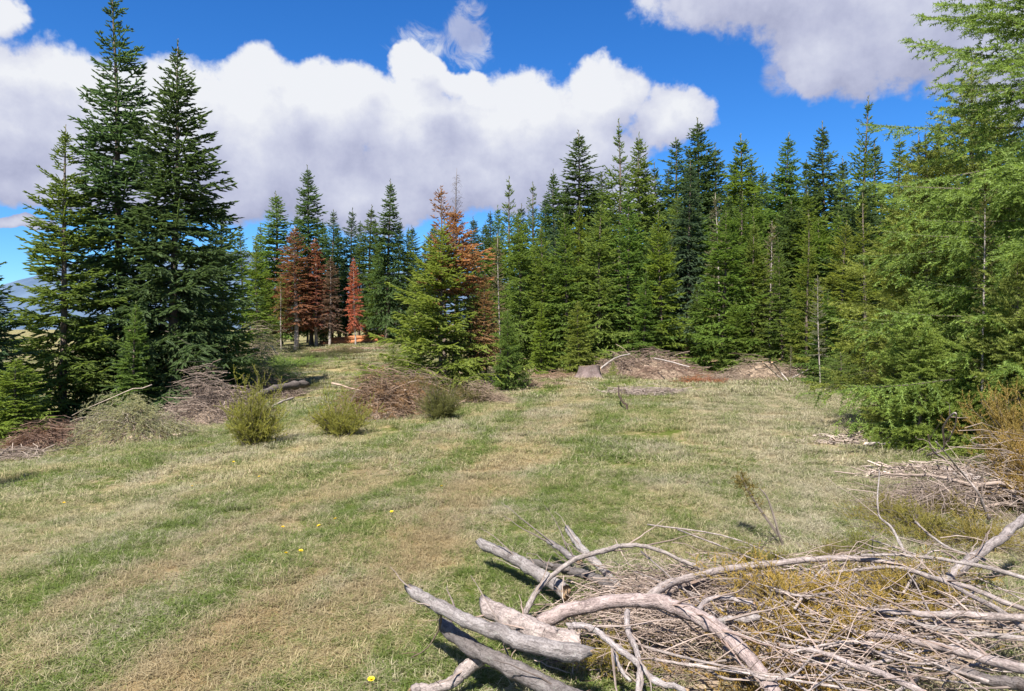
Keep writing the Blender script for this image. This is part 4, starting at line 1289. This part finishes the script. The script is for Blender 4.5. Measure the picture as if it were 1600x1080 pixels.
# mat of brown needles and bark under the pile
cc = np.array([at(1240, 1000)[:2], ])
na, nr = 40, 10
aa, qq = np.meshgrid(np.linspace(0, 2 * math.pi, na, endpoint=False), np.linspace(0.02, 1, nr))
wobb = 1 + 0.16 * np.sin(aa * 3 + 1) + 0.1 * np.sin(aa * 8)
c0 = at(1270, 1000)
MX = c0[0] + 1.55 * qq * wobb * np.cos(aa)
MY = c0[1] + 0.75 * qq * wobb * np.sin(aa)
V = np.stack([MX, MY, hz(MX, MY) + 0.05 * (1 - qq ** 2) + 0.012 * rs.randn(nr, na) - 0.012], -1).reshape(-1, 3)
ii = np.arange(nr * na).reshape(nr, na)
Qd = np.stack([ii[:-1], np.roll(ii[:-1], -1, 1), np.roll(ii[1:], -1, 1), ii[1:]], -1).reshape(-1, 4)
tag(link('litter', mesh('litter', V, Qd, M_LITTER, smooth=True)), 'brown needle litter under the front brush pile', 'litter', kind='stuff')

# dark log by the path, logs on the mounds
stick('log', PH((395, 622, .30), (430, 608, .42), (476, 600, .42)), .075, .11, 'thick dark log with a pale end lying on the twig heap left of the path', 'log', None, 11, (0.42, 0.38, 0.36), 18, 3, cut=True)
stick('log', PH((418, 640, .10), (440, 628, .14), (458, 622, .16)), .028, .03, 'pale short pole below the thick dark log by the path', 'log', None, 8, (1.25, 1.15, 1.05), 12, 4)
GM = 'poles on the debris mounds'
stick('pole', PH((938, 576, .25), (960, 560, .55), (985, 553, .72)), .03, .025, 'grey pole leaning up the left side of the broad debris mound', 'pole', GM, 7, (1.1, 1.05, 1.0), 12, 5)
stick('pole', PH((1022, 560, .62), (1050, 566, .58), (1078, 574, .45)), .022, .018, 'pale pole lying across the top of the broad debris mound', 'pole', GM, 7, (1.35, 1.25, 1.2), 12, 6)
stick('pole', PH((1206, 566, .60), (1218, 580, .30), (1232, 596, .03)), .022, .016, 'pale pole sliding off the right end of the flat topped mound', 'pole', GM, 7, (1.35, 1.28, 1.2), 10, 7)
stick('pole', PH((1192, 566, .60), (1208, 580, .32), (1226, 596, .03)), .018, .016, 'thinner pale pole left of the one sliding off the flat topped mound', 'pole', GM, 7, (1.35, 1.28, 1.2), 10, 8)
stick('pole', PH((1235, 592, .05), (1256, 582, .25), (1275, 570, .5)), .02, .014, 'grey stick leaning on the small brush heap left of the low green bush', 'pole', GM, 6, (1.1, 1.05, 1), 10, 9)
stick('bent_stick', PH((966, 604, .35), (967, 618, .22), (972, 628, .16), (979, 632, .12), (980, 642, 0.0)), .016, .02, 'dark bent stick standing in the grass before the pale stick spread', 'stick', None, 7,
      (0.22, 0.16, 0.13), 16, 10, stubs=4)
stick('bare_branch', PH((1449, 712, .05), (1475, 700, .25), (1474, 668, .55), (1492, 645, .78), (1494, 660, .66), (1482, 690, .36)), .012, .006,
      'bare pale branch looping up beside the near young fir', 'branch', None, 7, (1.2, 1.1, 1.05), 26, 11, stubs=7)
stick('bare_branch', PH((1500, 742, .08), (1480, 720, .3), (1458, 705, .45), (1450, 680, .7)), .013, .006, 'bare pale branch leaning left beside the looping one', 'branch', None, 7, (1.2, 1.1, 1.05), 20, 12, stubs=8)
stick('bare_branch', PH((1545, 812, .05), (1528, 770, .3), (1500, 735, .5), (1462, 690, .9)), .012, .004, 'long bare twig rising before the golden juniper', 'branch', None, 7, (1.15, 1.05, 1.0), 20, 13, stubs=10)
stick('dead_branch', PH((1350, 694, .05), (1385, 693, .06), (1424, 694, .06)), .022, .02, 'bleached straight stick in the row of wood splinters', 'branch', None, 7, (1.6, 1.5, 1.45), 10, 14)
stick('log', PH((1462, 734, .03), (1495, 740, .05), (1535, 752, .05)), .045, .04, 'bleached flat log among the broken sticks near the golden juniper', 'log', None, 8, (1.6, 1.5, 1.45), 12, 15)

# the dry sapling standing in front of the long branch
st = empty('dry_sapling', at(1226, 862))
tag(st, 'dark dry sapling with a few brown needle tufts standing in the meadow', 'sapling')
base = np.array(st.location)
P = spline(np.array(PH((1226, 862, -.02), (1216, 830, .14), (1200, 780, .36), (1186, 762, .44))), 14) - base
P2 = spline(np.array(PH((1218, 838, .1), (1190, 800, .26), (1166, 762, .42), (1158, 745, .5))), 14) - base
v, f = tubes(np.stack([P, P2]), np.stack([np.linspace(.013, .004, 14)] * 2), 5)
o = link('stem', mesh('stem', v, f, M_LIMB), st)
rg = np.random.RandomState(9)
O = np.concatenate([P2[[5, 6, 7, 8, 9, 10, 11, 12, 13]] + rg.normal(0, .02, (9, 3)) for _ in range(7)] + [P2[[8, 10, 12]] + rg.normal(0, .04, (3, 3)) for _ in range(14)])
D = rg.normal(0, 1, O.shape) + np.array([0, 0, .3])
v, f, a = sprays(O, D, np.full(len(O), .065), np.full(len(O), .03), rg.uniform(0, 1, len(O)), 'near2', rg)
o = link('needle_tufts', mesh('needle_tufts', v, f, M_NEEDLE, {'var': a}), st)
o.color = (0.15, 0.12, 0.040, 1)

# ------------------------------------------------------------------ grey stump and the stack of logs
p = at(921, 590)
t = empty('tree_stump', p - np.array([0, 0, .03]), 0.3)
tag(t, 'grey weathered stump with a flat sawn top in front of the forest', 'stump')
rg = np.random.RandomState(4)
na = 22
aa = np.linspace(0, 2 * math.pi, na, endpoint=False)
rows = []
for z_, rr in ((0, .56), (.06, .43), (.16, .36), (.3, .335), (.40, .325)):
    fl = 1 + (0.22 * np.sin(aa * 5 + 1) + 0.1 * np.sin(aa * 9)) * max(0.15, 1 - z_ * 3)
    rows.append(np.stack([rr * fl * np.cos(aa), rr * fl * np.sin(aa), np.full(na, z_) + (0.025 * np.sin(aa + 2.2) + 0.010 * np.sin(aa * 3) + 0.006 * rg.randn(na) if z_ > .35 else 0)], 1))
V = np.concatenate(rows)
ii = np.arange(len(rows) * na).reshape(len(rows), na)
Qd = np.stack([ii[:-1], np.roll(ii[:-1], -1, 1), np.roll(ii[1:], -1, 1), ii[1:]], -1).reshape(-1, 4)
o = link('stump_bark', mesh('stump_bark', V, Qd, M_LOG, smooth=True), t)
o.color = (0.40, 0.36, 0.38, 1)
V = np.concatenate([rows[-1] * np.array([.985, .985, 1]) + np.array([0, 0, .003]), [[0, 0, .405]]])
o = link('sawn_top', mesh('sawn_top', V, np.stack([np.arange(na), np.roll(np.arange(na), -1), np.full(na, na)], 1), M_CUT), t)
o.color = (0.30, 0.31, 0.36, 1)

GK = 'peeled logs stacked at the forest foot'
LOGS = [((505, 541, .12), (590, 540, .12), .14, 'lowest front peeled log of the stack at the forest foot'), ((515, 536, .30), (578, 536, .30), .12, 'upper front peeled log lying on the stack'),
        ((500, 535, .12), (570, 534, .12), .13, 'rear peeled log on the left of the stack'), ((540, 533, .34), (600, 535, .30), .11, 'rear upper peeled log reaching right of the stack'),
        ((560, 543, .10), (598, 541, .10), .12, 'short yellow log in front of the stack')]
for k, (a, b, r, lab) in enumerate(LOGS):
    A_, B_ = at_depth(a[0], a[1], 41.5 + 0.35 * (k % 3)), at_depth(b[0], b[1], 41.5 + 0.35 * (k % 3))
    A_[2] = hz(A_[0], A_[1]) + a[2]
    B_[2] = hz(B_[0], B_[1]) + b[2]
    stick('peeled_log', [A_, B_], r, r * 0.85, lab, 'log', GK, 10, (0.85, 0.50, 0.37) if k < 4 else (0.75, 0.6, 0.42), 8, k, 0.02, M_CUT, lumpy=0.004)

# ------------------------------------------------------------------ flowers
M_PETAL, q, out = material('dandelion_petals')
pb = q.new('ShaderNodeBsdfPrincipled')
q.put(pb.inputs['Base Color'], q.mix(q.noise(q.new('ShaderNodeTexCoord').outputs['Object'], 90, 2), (0.75, 0.48, 0.01), (0.85, 0.65, 0.03)))
q.put(out.inputs[0], pb.outputs[0])
M_STEM, q, out = material('flower_stem')
pb = q.new('ShaderNodeBsdfPrincipled')
q.put(pb.inputs['Base Color'], (0.11, 0.17, 0.04))
q.put(out.inputs[0], pb.outputs[0])
rg = np.random.RandomState(12)
pv, pf = [], []
for ring, (rr, up_, n_) in enumerate(((.019, .35, 16), (.014, .8, 12), (.008, 1.6, 8))):
    for k in range(n_):
        a = k * 6.283 / n_ + ring * .3
        c_, s_ = math.cos(a), math.sin(a)
        b_ = len(pv)
        w_ = .0028
        pv += [(-s_ * w_, c_ * w_, 0), (s_ * w_, -c_ * w_, 0), (c_ * rr + s_ * w_, s_ * rr - c_ * w_, rr * up_), (c_ * rr - s_ * w_, s_ * rr + c_ * w_, rr * up_)]
        pf.append((b_, b_ + 1, b_ + 2, b_ + 3))
fl_h = mesh('flower_head', np.array(pv), np.array(pf), M_PETAL)
sv, sf = tubes(np.array([[[0, 0, -.075], [.004, 0, -.04], [0, 0, 0]]]), np.array([[.0022, .002, .0025]]), 5)
fl_s = mesh('stem', sv, sf, M_STEM)
for k, (px, py, lab) in enumerate([(580, 1062, 'yellow dandelion nearest the bottom edge left of the brush pile'), (470, 861, None), (442, 824, None), (447, 865, None), (524, 811, None), (498, 822, None),
                                   (612, 800, None), (365, 722, None), (100, 786, None), (300, 760, None), (690, 760, None), (405, 745, None)]):
    p = at(px, py, .085)
    t = empty('dandelion', p, k, (0.85,) * 3, (R(15), 0))
    tag(t, lab or 'small yellow dandelion scattered in the left meadow', 'flower', 'dandelions in the meadow')
    link('flower_head', fl_h, t)
    link('stem', fl_s, t)


# ------------------------------------------------------------------ grass: one object of scattered tussock patches
def patch(seed, size, n, ln, wd, lay):
    """a square of bent blades: some upright and some lying"""
    rng = np.random.RandomState(seed)
    x_ = rng.uniform(-.5, .5, n) * size * 1.1
    y_ = rng.uniform(-.5, .5, n) * size * 1.1
    k = max(4, n // 30)                                   # blades gather in tussocks
    cx_, cy_ = rng.uniform(-.5, .5, k) * size, rng.uniform(-.5, .5, k) * size
    w = rng.randint(0, k, n)
    mk = rng.rand(n) < 0.55
    x_ = np.where(mk, cx_[w] + rng.normal(0, .035, n), x_)
    y_ = np.where(mk, cy_[w] + rng.normal(0, .035, n), y_)
    l = rng.uniform(*ln, n) * np.where(mk, 1.15, .85)
    th = rng.uniform(0, 6.28, n)
    lying = rng.rand(n) < lay
    el_ = np.where(lying, rng.uniform(0.0, 0.45, n), rng.uniform(0.5, 1.35, n))
    hd = np.stack([np.cos(th), np.sin(th), np.zeros(n)], 1)
    pr = np.stack([-np.sin(th), np.cos(th), np.zeros(n)], 1)
    b0 = np.stack([x_, y_, np.where(lying, rng.uniform(0.0, .03, n), -0.01)], 1)
    d0 = hd * np.cos(el_)[:, None] + np.array([0, 0, 1.0]) * np.sin(el_)[:, None]
    p1 = b0 + d0 * (l * .55)[:, None]
    d1 = nrm(d0 + np.array([0, 0, -0.55]) * rng.uniform(0.2, 1.3, n)[:, None] + pr * rng.normal(0, .3, n)[:, None])
    p2 = p1 + d1 * (l * .45)[:, None]
    p2[:, 2] = np.maximum(p2[:, 2], 0.002)
    wv = pr * (rng.uniform(*wd, n) * .5)[:, None]
    V = np.stack([b0 - wv, b0 + wv, p1 + wv * .8, p1 - wv * .8, p2], 1).reshape(-1, 3)
    T_ = np.array([[0, 1, 2], [0, 2, 3], [3, 2, 4]])[None] + (np.arange(n) * 5)[:, None, None]
    return mesh('grass_patch', V, T_.reshape(-1, 3), M_GRASS)


pc = [bpy.data.collections.new(n_) for n_ in ('near_patches', 'middle_patches', 'far_patches', 'tussocks')]
for i in range(6):
    for c_, me in ((pc[0], patch(500 + i, .45, 1800, (.03, .095), (.002, .004), .68)), (pc[1], patch(520 + i, .9, 2400, (.04, .11), (.0035, .007), .62)),
                   (pc[2], patch(540 + i, 1.5, 2200, (.06, .15), (.008, .016), .5))):
        c_.objects.link(bpy.data.objects.new('grass_patch', me))
for i in range(5):
    pc[3].objects.link(bpy.data.objects.new('tussock', patch(560 + i, .16, 120, (.07, .16), (.0025, .0055), .35)))

rg = np.random.RandomState(21)


def grid_pts(y0, y1, step, xm=1.0):
    pts = []
    for yy in np.arange(y0, y1, step):
        xw_ = 0.78 * max(yy, 2) + 2.0
        for xx in np.arange(-xw_ * xm, xw_, step):
            pts.append((xx + rg.uniform(-.3, .3) * step, yy + rg.uniform(-.3, .3) * step))
    return np.array(pts)


sets = [grid_pts(1.6, 8.5, .36), grid_pts(8.3, 18.5, .72), grid_pts(18, 48, 1.25)]
gv, gk = [], []
for k, s_ in enumerate(sets):
    if k == 2:
        keep = s_[:, 1] + 0.62 * np.maximum(s_[:, 0], 0) < 30 + rg.normal(0, 1, len(s_))
        keep |= s_[:, 0] < -3
        s_ = s_[keep]
    gv.append(np.stack([s_[:, 0], s_[:, 1], hz(s_[:, 0], s_[:, 1])], 1))
    gk.append(np.full(len(s_), k))
tu = []
while len(tu) < 330:
    yy = 3.0 + 17 * rg.rand() ** 0.8
    xx = rg.uniform(-0.75, 0.75) * yy
    xq = xx - .25 * (yy - 5) + .004 * (yy - 5) ** 2
    if rg.rand() < (0.9 if xq > 0.9 else 0.55 if xq < -3.4 else 0.10):
        tu.append((xx, yy))
tu = np.array(tu)
gv.append(np.stack([tu[:, 0], tu[:, 1], hz(tu[:, 0], tu[:, 1])], 1))
gk.append(np.full(len(tu), 3))
gv = np.concatenate(gv)
gk = np.concatenate(gk)
me = bpy.data.meshes.new('grass')
me.vertices.add(len(gv))
me.vertices.foreach_set('co', gv.astype(np.float32).ravel())
a_ = me.attributes.new('zone', 'INT', 'POINT')
a_.data.foreach_set('value', gk.astype(np.int32))
me.update()
grass = link('grass', me)
tag(grass, 'short mixed dry and green grass covering the meadow', 'grass', kind='stuff')
ng = bpy.data.node_groups.new('scatter_grass', 'GeometryNodeTree')
ng.interface.new_socket('Geometry', in_out='INPUT', socket_type='NodeSocketGeometry')
ng.interface.new_socket('Geometry', in_out='OUTPUT', socket_type='NodeSocketGeometry')
gi = ng.nodes.new('NodeGroupInput')
go = ng.nodes.new('NodeGroupOutput')
join = ng.nodes.new('GeometryNodeJoinGeometry')
na_ = ng.nodes.new('GeometryNodeInputNamedAttribute')
na_.data_type = 'INT'
na_.inputs[0].default_value = 'zone'
for k in range(4):
    ci = ng.nodes.new('GeometryNodeCollectionInfo')
    ci.inputs[0].default_value = pc[k]
    ci.inputs[1].default_value = True
    ci.inputs[2].default_value = True
    cmp_ = ng.nodes.new('FunctionNodeCompare')
    cmp_.data_type = 'INT'
    cmp_.operation = 'EQUAL'
    ng.links.new(na_.outputs[0], cmp_.inputs[2])
    cmp_.inputs[3].default_value = k
    iop = ng.nodes.new('GeometryNodeInstanceOnPoints')
    iop.inputs['Pick Instance'].default_value = True
    ng.links.new(gi.outputs[0], iop.inputs['Points'])
    ng.links.new(cmp_.outputs[0], iop.inputs['Selection'])
    ng.links.new(ci.outputs[0], iop.inputs['Instance'])
    rv = ng.nodes.new('FunctionNodeRandomValue')
    rv.data_type = 'FLOAT_VECTOR'
    rv.inputs[0].default_value = (-.05, -.05, 0)
    rv.inputs[1].default_value = (.05, .05, 6.283)
    rv.inputs['Seed'].default_value = 3 + k
    ng.links.new(rv.outputs[0], iop.inputs['Rotation'])
    rsn = ng.nodes.new('FunctionNodeRandomValue')
    rsn.data_type = 'FLOAT_VECTOR'
    rsn.inputs[0].default_value = (.9, .9, .55)
    rsn.inputs[1].default_value = (1.15, 1.15, 1.15)
    rsn.inputs['Seed'].default_value = 13 + k
    ng.links.new(rsn.outputs[0], iop.inputs['Scale'])
    ng.links.new(iop.outputs[0], join.inputs[0])
ng.links.new(join.outputs[0], go.inputs[0])
md = grass.modifiers.new('scatter', 'NODES')
md.node_group = ng

print('TRIS', sum(len(m.polygons) for m in bpy.data.meshes), {m.name: len(m.polygons) for m in bpy.data.meshes if len(m.polygons) > 100000})
